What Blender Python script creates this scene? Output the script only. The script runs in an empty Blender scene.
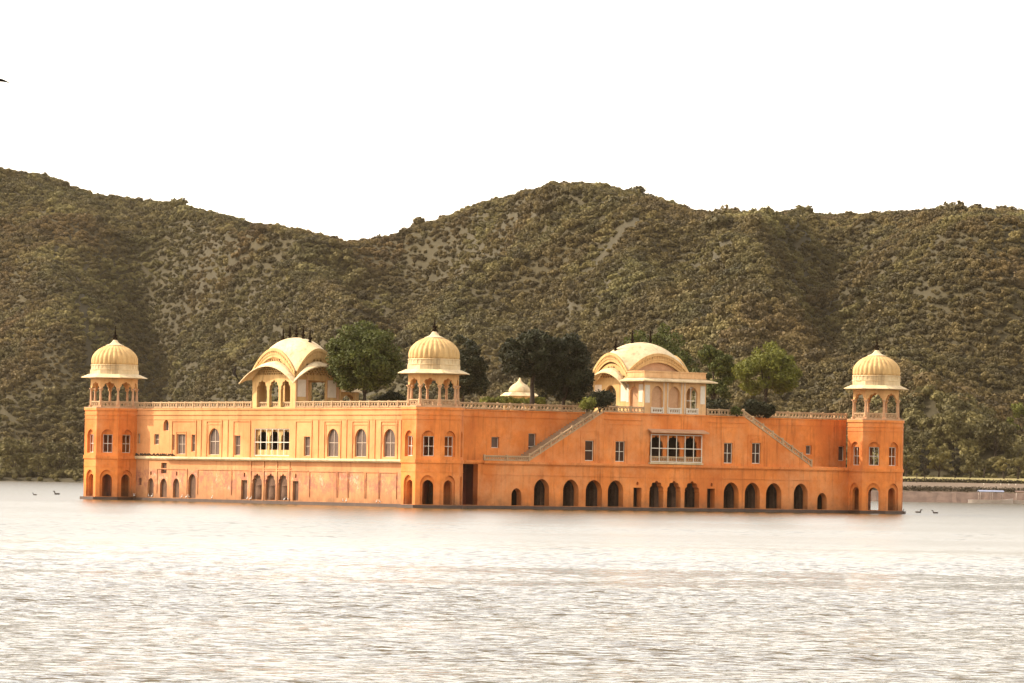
import bpy, math, random
import numpy as np
R = math.radians
random.seed(7)
rng = np.random.default_rng(11)
scene = bpy.context.scene
col = scene.collection

# ------------------------------------------------------------------ camera
EYE, FPX = 3.281, 4495.7
cam_d = bpy.data.cameras.new('camera'); cam = bpy.data.objects.new('camera', cam_d); col.objects.link(cam)
cam_d.sensor_width = 36.0; cam_d.lens = FPX / 1024 * 36.0
cam_d.clip_start = 0.5; cam_d.clip_end = 20000
from mathutils import Matrix, Vector
cam.matrix_world = (Matrix.Translation((0, 0, EYE)) @ Matrix.Rotation(R(90) + .0306, 4, 'X') @ Matrix.Rotation(.0175, 4, 'Z'))
scene.camera = cam

# ------------------------------------------------------------------ sky, sun, exposure
SUN_AZ = (-0.988, 0.155); SUN_EL = 38.0
w = bpy.data.worlds.new('World'); scene.world = w; w.use_nodes = True
nt = w.node_tree; bg = nt.nodes['Background']
sky = nt.nodes.new('ShaderNodeTexSky'); sky.sky_type = 'NISHITA'; sky.sun_disc = False
sky.sun_elevation = R(SUN_EL); sky.sun_rotation = math.atan2(SUN_AZ[0], SUN_AZ[1])
sky.dust_density = 1.2; sky.air_density = 1.6; sky.ozone_density = 0.6; sky.altitude = 0
tint = nt.nodes.new('ShaderNodeMix'); tint.data_type = 'RGBA'; tint.blend_type = 'MULTIPLY'
tint.inputs['Factor'].default_value = 1.0; tint.inputs['B'].default_value = (1.0, .92, .885, 1)
pale = nt.nodes.new('ShaderNodeHueSaturation'); pale.inputs['Saturation'].default_value = .35      # hazy, whitish sky
nt.links.new(sky.outputs[0], pale.inputs['Color']); nt.links.new(pale.outputs[0], tint.inputs['A']); nt.links.new(tint.outputs['Result'], bg.inputs['Color'])
bg.inputs['Strength'].default_value = 0.15
sun_d = bpy.data.lights.new('sun', 'SUN'); sun = bpy.data.objects.new('sun', sun_d); col.objects.link(sun)
sun_d.energy = 2.2; sun_d.angle = R(.55); sun_d.color = (1.0, .92, .78)
el = R(SUN_EL); sd = Vector((SUN_AZ[0] * math.cos(el), SUN_AZ[1] * math.cos(el), math.sin(el))).normalized()
sun.rotation_euler = sd.to_track_quat('Z', 'Y').to_euler()
vs = scene.view_settings
scene.display_settings.display_device = 'sRGB'
vs.view_transform = 'Standard'; vs.look = 'None'; vs.gamma = 1.0; vs.use_curve_mapping = False
vs.exposure = 1.72
scene.cycles.volume_bounces = 0
scene.cycles.max_bounces = 6; scene.cycles.diffuse_bounces = 3; scene.cycles.glossy_bounces = 3

# ------------------------------------------------------------------ materials
def mat(name, base, rough=.85, var=.0, scale=1.0, dark=None, bump=0.0, streak=0.0, metallic=0.0, spec=.3, coord='Object', rand=0.0, extra=None):
    m = bpy.data.materials.new(name); m.use_nodes = True
    n = m.node_tree.nodes; l = m.node_tree.links; b = n['Principled BSDF']
    b.inputs['Roughness'].default_value = rough; b.inputs['Metallic'].default_value = metallic
    b.inputs['Specular IOR Level'].default_value = spec
    b.inputs['Base Color'].default_value = (*base, 1)
    tc = n.new('ShaderNodeTexCoord')
    cur = None
    def mix(a, fac, c2, blend='MIX'):
        mx = n.new('ShaderNodeMix'); mx.data_type = 'RGBA'; mx.blend_type = blend
        if isinstance(fac, float): mx.inputs['Factor'].default_value = fac
        else: l.new(fac, mx.inputs['Factor'])
        if isinstance(a, tuple): mx.inputs['A'].default_value = (*a, 1)
        else: l.new(a, mx.inputs['A'])
        if isinstance(c2, tuple): mx.inputs['B'].default_value = (*c2, 1)
        else: l.new(c2, mx.inputs['B'])
        return mx.outputs['Result']
    def noise(sc, detail=6, stretch=None, rough_=.6, lo=.35, hi=.7):
        t = n.new('ShaderNodeTexNoise'); t.inputs['Scale'].default_value = sc; t.inputs['Detail'].default_value = detail
        t.inputs['Roughness'].default_value = rough_
        src = tc.outputs[coord]
        if stretch:
            mp = n.new('ShaderNodeMapping'); mp.inputs['Scale'].default_value = stretch; l.new(src, mp.inputs['Vector']); src = mp.outputs[0]
        l.new(src, t.inputs['Vector'])
        r = n.new('ShaderNodeMapRange'); r.inputs['From Min'].default_value = lo; r.inputs['From Max'].default_value = hi
        l.new(t.outputs['Fac'], r.inputs['Value']); return r.outputs['Result'], t
    cur = base
    if dark is not None:
        f, _ = noise(scale); cur = mix(cur, f, dark)
        f2, _ = noise(scale * 5.3, lo=.4, hi=.75); cur = mix(cur, f2, tuple(.5 * (x + y * .75) for x, y in zip(base, dark)))
    if streak:
        f, _ = noise(1.0, stretch=(2.2, 2.2, .16), lo=.52, hi=.78)
        mul = n.new('ShaderNodeMath'); mul.operation = 'MULTIPLY'; mul.inputs[1].default_value = streak; l.new(f, mul.inputs[0])
        cur = mix(cur, mul.outputs[0], tuple(x * .38 for x in (dark or base)))
    if extra: cur = extra(n, l, tc, cur, mix, noise)
    if rand:
        oi = n.new('ShaderNodeObjectInfo'); r = n.new('ShaderNodeMapRange')
        r.inputs['To Min'].default_value = 1 - rand; r.inputs['To Max'].default_value = 1 + rand
        l.new(oi.outputs['Random'], r.inputs['Value'])
        vm = n.new('ShaderNodeVectorMath'); vm.operation = 'SCALE'
        if isinstance(cur, tuple): vm.inputs[0].default_value = cur
        else: l.new(cur, vm.inputs[0])
        l.new(r.outputs['Result'], vm.inputs['Scale']); cur = vm.outputs[0]
    if not isinstance(cur, tuple): l.new(cur, b.inputs['Base Color'])
    if bump:
        _, t = noise(scale * 8, detail=5)
        bp = n.new('ShaderNodeBump'); bp.inputs['Strength'].default_value = bump; bp.inputs['Distance'].default_value = .05
        l.new(t.outputs['Fac'], bp.inputs['Height']); l.new(bp.outputs[0], b.inputs['Normal'])
    return m

def damp_foot(n, l, tc, cur, mix, noise):                 # wet, algae-stained foot of the walls, up to about 1 m
    sep = n.new('ShaderNodeSeparateXYZ'); l.new(tc.outputs['Object'], sep.inputs[0])
    r = n.new('ShaderNodeMapRange'); r.inputs['From Min'].default_value = 2.0; r.inputs['From Max'].default_value = .35
    l.new(sep.outputs['Z'], r.inputs['Value'])
    f, _ = noise(.9, lo=.15, hi=.7)
    mu = n.new('ShaderNodeMath'); mu.operation = 'MULTIPLY'; l.new(r.outputs[0], mu.inputs[0]); l.new(f, mu.inputs[1])
    m2 = n.new('ShaderNodeMath'); m2.operation = 'MULTIPLY'; m2.inputs[1].default_value = .95; l.new(mu.outputs[0], m2.inputs[0])
    return mix(cur, m2.outputs[0], (.16, .075, .03))
def fresco(n, l, tc, cur, mix, noise):                    # worn reddish painting and pale lime bloom on the lower wall
    sep = n.new('ShaderNodeSeparateXYZ'); l.new(tc.outputs['Object'], sep.inputs[0])
    def band(lo, hi, soft):
        a = n.new('ShaderNodeMapRange'); a.inputs['From Min'].default_value = lo; a.inputs['From Max'].default_value = lo + soft; l.new(sep.outputs['Z'], a.inputs['Value'])
        b = n.new('ShaderNodeMapRange'); b.inputs['From Min'].default_value = hi; b.inputs['From Max'].default_value = hi - soft; l.new(sep.outputs['Z'], b.inputs['Value'])
        m = n.new('ShaderNodeMath'); m.operation = 'MULTIPLY'; l.new(a.outputs[0], m.inputs[0]); l.new(b.outputs[0], m.inputs[1]); return m.outputs[0]
    bz = band(.9, 4.2, .9)
    f, _ = noise(.75, detail=8, rough_=.75, lo=.42, hi=.56)
    m1 = n.new('ShaderNodeMath'); m1.operation = 'MULTIPLY'; l.new(bz, m1.inputs[0]); l.new(f, m1.inputs[1])
    m2 = n.new('ShaderNodeMath'); m2.operation = 'MULTIPLY'; m2.inputs[1].default_value = .8; l.new(m1.outputs[0], m2.inputs[0])
    f3, _ = noise(2.6, detail=6, rough_=.8, lo=.34, hi=.54); m3 = n.new('ShaderNodeMath'); m3.operation = 'MULTIPLY'; l.new(f3, m3.inputs[0]); l.new(m2.outputs[0], m3.inputs[1]); m2 = m3
    cur = mix(cur, m2.outputs[0], (.24, .085, .060))
    f, _ = noise(.55, detail=8, rough_=.8, lo=.56, hi=.64)
    m1 = n.new('ShaderNodeMath'); m1.operation = 'MULTIPLY'; l.new(bz, m1.inputs[0]); l.new(f, m1.inputs[1])
    m2 = n.new('ShaderNodeMath'); m2.operation = 'MULTIPLY'; m2.inputs[1].default_value = .35; l.new(m1.outputs[0], m2.inputs[0])
    cur = mix(cur, m2.outputs[0], (.62, .48, .32))
    return damp_foot(n, l, tc, cur, mix, noise)

OR, ORD = (.75, .232, .044), (.45, .105, .017)
def weathered(n, l, tc, cur, mix, noise):                 # pale rubbed patches, then the damp foot
    f, _ = noise(.16, detail=7, rough_=.7, lo=.45, hi=.70)
    m2 = n.new('ShaderNodeMath'); m2.operation = 'MULTIPLY'; m2.inputs[1].default_value = .62; l.new(f, m2.inputs[0])
    cur = mix(cur, m2.outputs[0], (.72, .33, .125))
    f, _ = noise(.9, detail=9, rough_=.8, lo=.58, hi=.70)
    m2 = n.new('ShaderNodeMath'); m2.operation = 'MULTIPLY'; m2.inputs[1].default_value = .45; l.new(f, m2.inputs[0])
    cur = mix(cur, m2.outputs[0], (.30, .10, .035))
    return damp_foot(n, l, tc, cur, mix, noise)
M = {}
M['plaster'] = mat('orange_plaster', OR, .9, scale=.22, dark=ORD, streak=.7, bump=.15, extra=weathered)
M['plaster_sun'] = mat('sunlit_peach_plaster', (.58, .265, .095), .9, scale=.25, dark=(.43, .155, .045), streak=.6, bump=.15, extra=weathered)  # paler copy of the orange plaster; the sun's yellowing is in the colour
M['plaster_front'] = mat('sunlit_plaster_worn', (.56, .26, .10), .9, scale=.25, dark=(.41, .15, .052), streak=.5, bump=.15, extra=fresco)  # base carries the same sunlit paling; the worn painting comes on top
M['cream'] = mat('cream_limewash', (.58, .37, .145), .85, scale=.5, dark=(.42, .23, .075), streak=.8, bump=.1)
M['cream_pale'] = mat('pale_limewash', (.66, .51, .29), .85, scale=.6, dark=(.48, .32, .15), streak=.8, bump=.1)
M['jali'] = mat('carved_stone', (.48, .31, .16), .9, scale=1.3, dark=(.33, .20, .10), bump=.2)
M['arcade_shaded'] = mat('shaded_arcade_plaster', (.64, .36, .14), .88, scale=.6, dark=(.50, .24, .08), streak=.4)  # kiosk arcades: their shaded pinkish brown is put into the base colour
M['porch'] = mat('shaded_cream_plaster', (.68, .40, .18), .88, scale=.6, dark=(.52, .26, .10), streak=.6)  # cream limewash with the porch's warm shade put into its colour
M['pink'] = mat('pink_stone', (.52, .29, .15), .9, scale=1.1, dark=(.40, .2, .09))
M['white'] = mat('white_paint', (.66, .56, .42), .7, scale=2, dark=(.55, .45, .33))
M['bar_paint'] = mat('dull_bar_paint', (.56, .43, .31), .8, scale=2, dark=(.44, .32, .22))
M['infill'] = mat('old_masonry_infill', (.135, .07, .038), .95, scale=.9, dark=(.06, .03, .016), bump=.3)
M['dark'] = mat('shaded_interior', (.06, .024, .010), .95, scale=.8, dark=(.03, .013, .006))  # near-black base: the shade of the rooms is put into the colour
M['red'] = mat('dark_red_wall', (.16, .03, .012), .9, scale=.8, dark=(.08, .02, .01))  # dark red base for the back wall of the porch recess
M['glass'] = mat('dusty_glass', (.125, .080, .055), .5, scale=1.3, dark=(.07, .043, .030), spec=.15)
M['plinth'] = mat('wet_stone', (.085, .045, .025), .55, scale=.8, dark=(.04, .022, .014), bump=.3)
M['iron'] = mat('dark_finial_metal', (.012, .007, .004), .9, spec=.0)
M['roof'] = mat('terrace_lime_floor', (.40, .27, .16), .95, scale=.4, dark=(.35, .24, .13))
M['bark'] = mat('bark', (.05, .032, .018), .95, scale=3, dark=(.025, .016, .01))
def macro(n, l, tc, cur, mix, noise):                     # drier and greener tracts of scrub, tens of metres wide
    g = n.new('ShaderNodeNewGeometry')
    for (sc, lo, hi, amt, c) in ((.011, .40, .62, .75, (.105, .060, .018)), (.030, .52, .70, .65, (.20, .165, .050)), (.05, .55, .72, .6, (.045, .042, .012))):
        t = n.new('ShaderNodeTexNoise'); t.inputs['Scale'].default_value = sc; t.inputs['Detail'].default_value = 3; l.new(g.outputs['Position'], t.inputs['Vector'])
        r = n.new('ShaderNodeMapRange'); r.inputs['From Min'].default_value = lo; r.inputs['From Max'].default_value = hi; r.inputs['To Max'].default_value = amt
        l.new(t.outputs['Fac'], r.inputs['Value']); cur = mix(cur, r.outputs[0], c)
    return cur
def leafmat(name, c, d, rand=.0, sc=1.2, transl=.10, extra=None):
    m = mat(name, c, .75, scale=sc, dark=d, rand=rand, spec=.25, extra=extra)
    n = m.node_tree.nodes; l = m.node_tree.links; b = n['Principled BSDF']; out = n['Material Output']
    tr = n.new('ShaderNodeBsdfTranslucent'); src = b.inputs['Base Color'].links[0].from_socket
    l.new(src, tr.inputs['Color']); mx = n.new('ShaderNodeMixShader'); mx.inputs[0].default_value = transl
    l.new(b.outputs[0], mx.inputs[1]); l.new(tr.outputs[0], mx.inputs[2]); l.new(mx.outputs[0], out.inputs['Surface'])
    return m
M['leaf_dark'] = leafmat('dark_leaves', (.030, .029, .005), (.006, .006, .0015))
M['leaf_mid'] = leafmat('olive_leaves', (.092, .096, .013), (.024, .027, .005), transl=.18)
M['leaf_light'] = leafmat('yellow_green_leaves', (.175, .165, .020), (.05, .052, .008), transl=.2)
M['scrub'] = leafmat('scrub_leaves', (.112, .084, .023), (.046, .036, .010), rand=.5, sc=.9, transl=.1, extra=macro)
M['shore_leaf'] = leafmat('shore_leaves', (.145, .112, .032), (.052, .042, .011), rand=.4, sc=.4)
M['cypress'] = leafmat('cypress_leaves', (.022, .017, .005), (.008, .006, .002), transl=.0)
M['soil'] = mat('dry_hill_soil', (.050, .036, .012), .95, scale=.06, dark=(.03, .023, .008))
M['grass'] = mat('dry_lawn', (.24, .19, .055), .95, scale=.05, dark=(.17, .12, .04))
M['path'] = mat('dusty_path', (.15, .10, .06), .95, scale=.1, dark=(.10, .065, .035))
M['revet'] = mat('rubble_revetment', (.15, .095, .065), .95, scale=.5, dark=(.07, .042, .028), bump=.6)
M['hedge'] = leafmat('hedge_leaves', (.05, .034, .012), (.025, .018, .007), sc=.8)
M['boat_white'] = mat('boat_white_paint', (.48, .39, .31), .5, scale=.7, dark=(.36, .28, .21))
M['boat_wood'] = mat('boat_brown_wood', (.16, .085, .045), .6, scale=.7, dark=(.09, .05, .03))
M['blue'] = mat('blue_canopy_cloth', (.15, .17, .24), .8, scale=.8, dark=(.28, .28, .32))
M['bird_black'] = mat('black_feathers', (.012, .009, .008), .95, scale=5, dark=(.02, .015, .012), spec=.0)
M['bird_grey'] = mat('grey_feathers', (.06, .045, .035), .95, scale=9, dark=(.03, .022, .017), spec=.0)
M['bird_white'] = mat('white_feathers', (.8, .76, .68), .8, scale=9, dark=(.7, .64, .55))
M['beak'] = mat('yellow_beak', (.5, .3, .05), .6)

# ------------------------------------------------------------------ mesh helpers
class MB:
    def __init__(s): s.v = []; s.f = []; s.mi = []; s.sm = []
    def add(s, v, f, mi=0, smooth=False):
        o = len(s.v); s.v += [tuple(map(float, p)) for p in v]
        for q in f: s.f.append(tuple(i + o for i in q)); s.mi.append(mi); s.sm.append(smooth)
        return s
    def box(s, a, b, mi=0):
        (x0, y0, z0), (x1, y1, z1) = [tuple(min(p, q) for p, q in zip(a, b)), tuple(max(p, q) for p, q in zip(a, b))]
        v = [(x, y, z) for z in (z0, z1) for y in (y0, y1) for x in (x0, x1)]
        return s.add(v, [(0, 2, 3, 1), (4, 5, 7, 6), (0, 1, 5, 4), (2, 6, 7, 3), (0, 4, 6, 2), (1, 3, 7, 5)], mi)
    def bar(s, p, q, wd, ht=None, mi=0, up=(0, 0, 1)):
        p = Vector(p); q = Vector(q); d = (q - p).normalized(); ht = ht or wd
        a = d.cross(Vector(up))
        if a.length < 1e-4: a = d.cross(Vector((1, 0, 0)))
        a.normalize(); b = a.cross(d).normalized()
        a *= wd / 2; b *= ht / 2
        v = [p - a - b, p + a - b, p + a + b, p - a + b, q - a - b, q + a - b, q + a + b, q - a + b]
        return s.add(v, [(3, 2, 1, 0), (4, 5, 6, 7), (0, 1, 5, 4), (1, 2, 6, 5), (2, 3, 7, 6), (3, 0, 4, 7)], mi)
    def tube(s, pts, rad, n=8, mi=0, smooth=True):
        pts = [Vector(p) for p in pts]; rings = []; v = []; f = []
        for i, p in enumerate(pts):
            d = (pts[min(i + 1, len(pts) - 1)] - pts[max(i - 1, 0)]).normalized()
            a = d.cross(Vector((0, 0, 1)))
            if a.length < .05: a = d.cross(Vector((1, 0, 0)))
            a.normalize(); b = d.cross(a)
            for k in range(n):
                t = 2 * math.pi * k / n; v.append(p + (a * math.cos(t) + b * math.sin(t)) * rad[i])
        for i in range(len(pts) - 1):
            for k in range(n):
                f.append((i * n + k, i * n + (k + 1) % n, (i + 1) * n + (k + 1) % n, (i + 1) * n + k))
        f.append(tuple(range(n))[::-1]); f.append(tuple((len(pts) - 1) * n + k for k in range(n)))
        return s.add(v, f, mi, smooth)
    def lathe(s, prof, n=24, c=(0, 0), mi=0, smooth=True, rib=None, a0=0.0):
        v = []; f = []
        for (r, z) in prof:
            for k in range(n):
                t = a0 + 2 * math.pi * k / n; rr = r * (rib(t, z) if rib else 1.0)
                v.append((c[0] + rr * math.cos(t), c[1] + rr * math.sin(t), z))
        for i in range(len(prof) - 1):
            for k in range(n):
                f.append((i * n + k, i * n + (k + 1) % n, (i + 1) * n + (k + 1) % n, (i + 1) * n + k))
        f.append(tuple(range(n))[::-1]); f.append(tuple((len(prof) - 1) * n + k for k in range(n)))
        return s.add(v, f, mi, smooth)
    def mesh(s, name, mats):
        me = bpy.data.meshes.new(name); me.from_pydata(s.v, [], s.f)
        for m in (mats if isinstance(mats, (list, tuple)) else [mats]): me.materials.append(m)
        me.polygons.foreach_set('material_index', s.mi); me.polygons.foreach_set('use_smooth', s.sm); me.update()
        return me
    def build(s, name, mats, parent=None, label=None):
        o = bpy.data.objects.new(name, s.mesh(name, mats)); col.objects.link(o)
        if parent is not None: o.parent = parent
        if label: o['label'] = label
        return o
def tag(o, label=None, cat=None, group=None, kind=None):
    if label: o['label'] = label
    if cat: o['category'] = cat
    if group: o['group'] = group
    if kind: o['kind'] = kind
    return o
def empty(name, loc=(0, 0, 0), rz=0.0, parent=None):
    o = bpy.data.objects.new(name, None); col.objects.link(o); o.location = loc; o.rotation_euler = (0, 0, rz)
    o.empty_display_size = .5
    if parent is not None: o.parent = parent
    return o
def copy_tree(o, parent=None):
    c = o.copy(); col.objects.link(c)
    if parent is not None: c.parent = parent
    for ch in list(o.children): copy_tree(ch, c)
    return c

def arch(u0, u1, z0, z1, spring=.42, point=.12, n=10):
    """outline of a pointed-arch opening, from u0 to u1, z0 to z1"""
    hw = (u1 - u0) / 2; c = (u0 + u1) / 2; hz = min(hw * (1 + point), (z1 - z0) * .6); zs = z1 - hz
    pts = [(u0, z0), (u1, z0), (u1, zs)]
    for k in range(1, 2 * n):
        t = math.pi * k / (2 * n)
        x = math.cos(t); y = math.sin(t) * (1 - point) + point * (1 - abs(x)) ** .8
        pts.append((c + hw * x, zs + hz * y))
    pts.append((u0, zs)); return pts
def cusped(u0, u1, z0, z1, lobes=5):
    hw = (u1 - u0) / 2; c = (u0 + u1) / 2; hz = hw * 1.15; zs = z1 - hz
    pts = [(u0, z0), (u1, z0), (u1, zs)]; N = lobes * 6
    for k in range(1, N):
        t = math.pi * k / N; r = 1 - .13 * (1 - abs(math.sin(lobes * t)))
        pts.append((c + hw * math.cos(t) * r, zs + hz * math.sin(t) * (1 if abs(k - N / 2) > 1 else 1.03) * r))
    pts.append((u0, zs)); return pts
def rect(u0, u1, z0, z1): return [(u0, z0), (u1, z0), (u1, z1), (u0, z1)]

def holed(outline, holes, thick, M4):
    """a slab with openings (thickness goes behind the front plane), mapped by the matrix M4 whose z axis points outwards"""
    cu = bpy.data.curves.new('tmp', 'CURVE'); cu.dimensions = '2D'; cu.fill_mode = 'BOTH'; cu.extrude = thick / 2
    for p in [outline] + holes:
        sp = cu.splines.new('POLY'); sp.points.add(len(p) - 1); sp.use_cyclic_u = True
        for i, q in enumerate(p): sp.points[i].co = (q[0], q[1], 0, 1)
    ob = bpy.data.objects.new('tmp', cu); col.objects.link(ob)
    dg = bpy.context.evaluated_depsgraph_get(); me = bpy.data.meshes.new_from_object(ob.evaluated_get(dg))
    v = [M4 @ Vector((p.co.x, p.co.y, p.co.z - thick / 2)) for p in me.vertices]
    f = [tuple(p.vertices) for p in me.polygons]
    bpy.data.objects.remove(ob); bpy.data.curves.remove(cu); bpy.data.meshes.remove(me)
    return v, f
def frame(origin, u, nrm):
    u = Vector(u).normalized(); n = Vector(nrm).normalized(); z = Vector((0, 0, 1))
    m = Matrix(((u.x, z.x, n.x, origin[0]), (u.y, z.y, n.y, origin[1]), (u.z, z.z, n.z, origin[2]), (0, 0, 0, 1)))
    return m
def FA(x): return frame((x, 0, 0), (0, 1, 0), (-1, 0, 0))       # facade towards the sun: u runs along local y
def FB(y): return frame((0, y, 0), (1, 0, 0), (0, -1, 0))       # facade towards the road: u runs along local x

# =================================================================== GROUND, WATER, HILLS
def grid_mesh(name, X, Y, Z, mats, smooth=True):
    ny, nx = Z.shape; me = bpy.data.meshes.new(name)
    co = np.stack([X, Y, Z], -1).reshape(-1, 3).astype(np.float32)
    i = (np.arange(ny - 1)[:, None] * nx + np.arange(nx - 1)[None]).ravel()
    q = np.stack([i, i + 1, i + nx + 1, i + nx], 1).astype(np.int32)
    me.vertices.add(len(co)); me.vertices.foreach_set('co', co.ravel())
    me.loops.add(q.size); me.loops.foreach_set('vertex_index', q.ravel())
    me.polygons.add(len(q)); me.polygons.foreach_set('loop_start', np.arange(len(q), dtype=np.int32) * 4)
    me.polygons.foreach_set('use_smooth', np.full(len(q), smooth)); me.update(calc_edges=True)
    me.materials.append(mats)
    o = bpy.data.objects.new(name, me); col.objects.link(o); return o
def vnoise(x, y, s, seed=0):
    """smooth value noise"""
    r = np.random.default_rng(seed).random((256, 256)); x = x / s; y = y / s
    xi = np.floor(x).astype(int); yi = np.floor(y).astype(int); fx = x - xi; fy = y - yi
    fx = fx * fx * (3 - 2 * fx); fy = fy * fy * (3 - 2 * fy); g = lambda a, b: r[a % 256, b % 256]
    return (g(xi, yi) * (1 - fx) + g(xi + 1, yi) * fx) * (1 - fy) + (g(xi, yi + 1) * (1 - fx) + g(xi + 1, yi + 1) * fx) * fy
def sstep(x): x = np.clip(x, 0, 1); return x * x * (3 - 2 * x)

# --- lake
xs = np.arange(0, 36, .11); xs = np.concatenate([xs, np.arange(36, 64, .22)]); xs = np.concatenate([xs, np.geomspace(65, 2200, 40)]); xs = np.concatenate([-xs[:0:-1], xs])
yl = [-60, -20, 20, 40]; y = 50.0
while y < 478: yl.append(y); y += .06 + (y - 50) * .0010
yl += list(np.geomspace(482, 2400, 50)); ys = np.array(yl)
X, Y = np.meshgrid(xs, ys); Z = np.zeros_like(X)
wr = np.random.default_rng(5)
for k in range(64):
    lam = .30 * (1.1 / .30) ** wr.random() ; th = wr.normal(-.06, .35); ph = wr.random() * 6.283
    a = .019 * lam ** .85 / 6.283 * 1.0
    Z += a * np.sin(6.283 / lam * (X * math.sin(th) + Y * math.cos(th)) + ph)
amp = 1 - .38 * sstep((Y - 150) / 75)
amp *= .35 + 1.2 * sstep((vnoise(X * .35 + 90, Y, 16, 3) * .6 + vnoise(X * .4 + 90, Y + 50, 6, 4) * .4 - .22) / .5)
amp *= (np.abs(X) < 64) * (Y > 48) * (Y < 480)
Z *= amp
mw = bpy.data.materials.new('lake_water'); mw.use_nodes = True
n = mw.node_tree.nodes; l = mw.node_tree.links; b = n['Principled BSDF']
b.inputs['Base Color'].default_value = (.085, .060, .022, 1); b.inputs['Roughness'].default_value = .22; b.inputs['IOR'].default_value = 1.33
b.inputs['Specular IOR Level'].default_value = .6
tc = n.new('ShaderNodeTexCoord'); sep = n.new('ShaderNodeSeparateXYZ'); l.new(tc.outputs['Object'], sep.inputs[0])
def ramp(lo, hi, a, b_):
    r = n.new('ShaderNodeMapRange'); r.inputs['From Min'].default_value = lo; r.inputs['From Max'].default_value = hi; r.inputs['To Min'].default_value = a; r.inputs['To Max'].default_value = b_
    l.new(sep.outputs['Y'], r.inputs['Value']); return r.outputs[0]
def wn(scale, detail, st):
    t1 = n.new('ShaderNodeTexNoise'); t1.inputs['Scale'].default_value = scale; t1.inputs['Detail'].default_value = detail; t1.inputs['Roughness'].default_value = .55
    mp = n.new('ShaderNodeMapping'); mp.inputs['Scale'].default_value = st; l.new(tc.outputs['Object'], mp.inputs[0]); l.new(mp.outputs[0], t1.inputs['Vector']); return t1.outputs['Fac']
bp = n.new('ShaderNodeBump'); bp.inputs['Distance'].default_value = .17; l.new(wn(3.2, 3, (.4, 1, 1)), bp.inputs['Height'])
l.new(ramp(120, 215, 1.0, 0.0), bp.inputs['Strength'])
l.new(ramp(165, 250, .08, .24), b.inputs['Roughness'])     # finely ruffled water further out
l.new(bp.outputs[0], b.inputs['Normal'])
lake = grid_mesh('lake_water', X, Y, Z, mw); tag(lake, 'pale rippled lake water around the palace', 'water', kind='structure')

# --- shore line and hills
def shore(x): return 1400 - 460 * sstep((x + 150) / 215)
SKY = [(-260, 140), (-120, 150), (0, 165), (40, 172), (70, 184), (90, 191), (130, 196), (200, 208), (250, 219), (300, 229), (345, 239), (380, 235), (430, 219), (480, 201), (520, 189),
       (550, 183), (575, 183), (600, 185), (640, 193), (670, 202), (700, 212), (760, 213), (800, 211), (850, 213), (900, 211), (960, 209), (1024, 211), (1150, 205), (1300, 200)]
SX = np.array([p[0] for p in SKY], float); SYp = np.array([p[1] for p in SKY], float)
CREST = lambda px: np.interp(px, [-260, 0, 340, 560, 720, 900, 1300], [1780, 1780, 1700, 1480, 1560, 1580, 1560])
CX = (SX - 512) / FPX * CREST(SX)
CZ = ((479.1 + .0175 * (SX - 512)) - SYp) / FPX * CREST(SX) + EYE - 2.5
def hill_z(X, Y):
    Ys = shore(X); px = 512 + X / 1600 * FPX
    Yc = CREST(px); Zc = np.interp(X, CX, CZ)
    foot = Ys + 75 - 20 * sstep((X - 40) / 60)
    t = (Y - foot) / (Yc - foot)
    up = np.clip(t, 0, 1); prof = .55 * up + .45 * sstep(up ** .85)
    z = Zc * prof
    m = np.sin(np.pi * np.clip(t, 0, 1)) ** .8
    gx = X + 38 * (vnoise(X, Y, 120, 8) - .5) + .22 * (Y - 1300)
    rid = 1 - np.abs(2 * vnoise(gx, Y * .30, 62, 9) - 1); rid2 = 1 - np.abs(2 * vnoise(gx + 40, Y * .5, 22, 10) - 1)
    z += m * (38 * (rid - .5) + 9 * (rid2 - .5))
    # spurs that run down towards the lake
    for (x0, x1, wd, am) in ((-95, -40, 22, 26), (20, 45, 20, 26), (30, -35, 18, 24), (75, 60, 14, 18), (190, 95, 30, 38), (-175, -150, 22, 26), (120, 60, 15, -16), (-140, -112, 11, -16)):
        xc = x1 + (x0 - x1) * t; z += am * m * np.clip(1.5 - 1.3 * t, 0, 1) * np.exp(-((X - xc) / wd) ** 2)
    z += 1.6 * (vnoise(X, Y, 9, 12) - .5) * np.clip(t * 4, 0, 1)
    back = np.clip(t - 1, 0, 10); z = np.where(t > 1, Zc * np.exp(-(back * 1.6) ** 2) , z)
    lim0 = EYE + Y * np.interp(512 + X / Y * FPX, SX, ((479.1 + .0175 * (SX - 512)) - SYp) / FPX) - 1.4   # nothing in front stands above the crest
    base = -1.0 + 2.2 * sstep((Y - Ys + 4) / 10)
    right = sstep((X - 52) / 6)
    base = base + right * 3.2 * sstep((Y - Ys - 18) / 8) - right * 3.0 * (1 - sstep((Y - Ys - 17) / 5))
    z = np.minimum(z, lim0 - base - 1.5 * vnoise(X, Y, 17, 31) - .8)
    return base + np.where(t > 0, z, 0)
gx = np.concatenate([np.arange(-900, -340, 12.0), np.arange(-340, 340, 2.2), np.arange(340, 900, 12.0)]); gy = np.concatenate([np.arange(925, 1850, 2.2), np.geomspace(1856, 9000, 30)])
GX, GY = np.meshgrid(gx, gy); GZ = hill_z(GX, GY)
hills = grid_mesh('hills', GX, GY, GZ, M['soil']); tag(hills, 'wooded hills that rise beyond the lake', 'hills', kind='structure')

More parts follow.
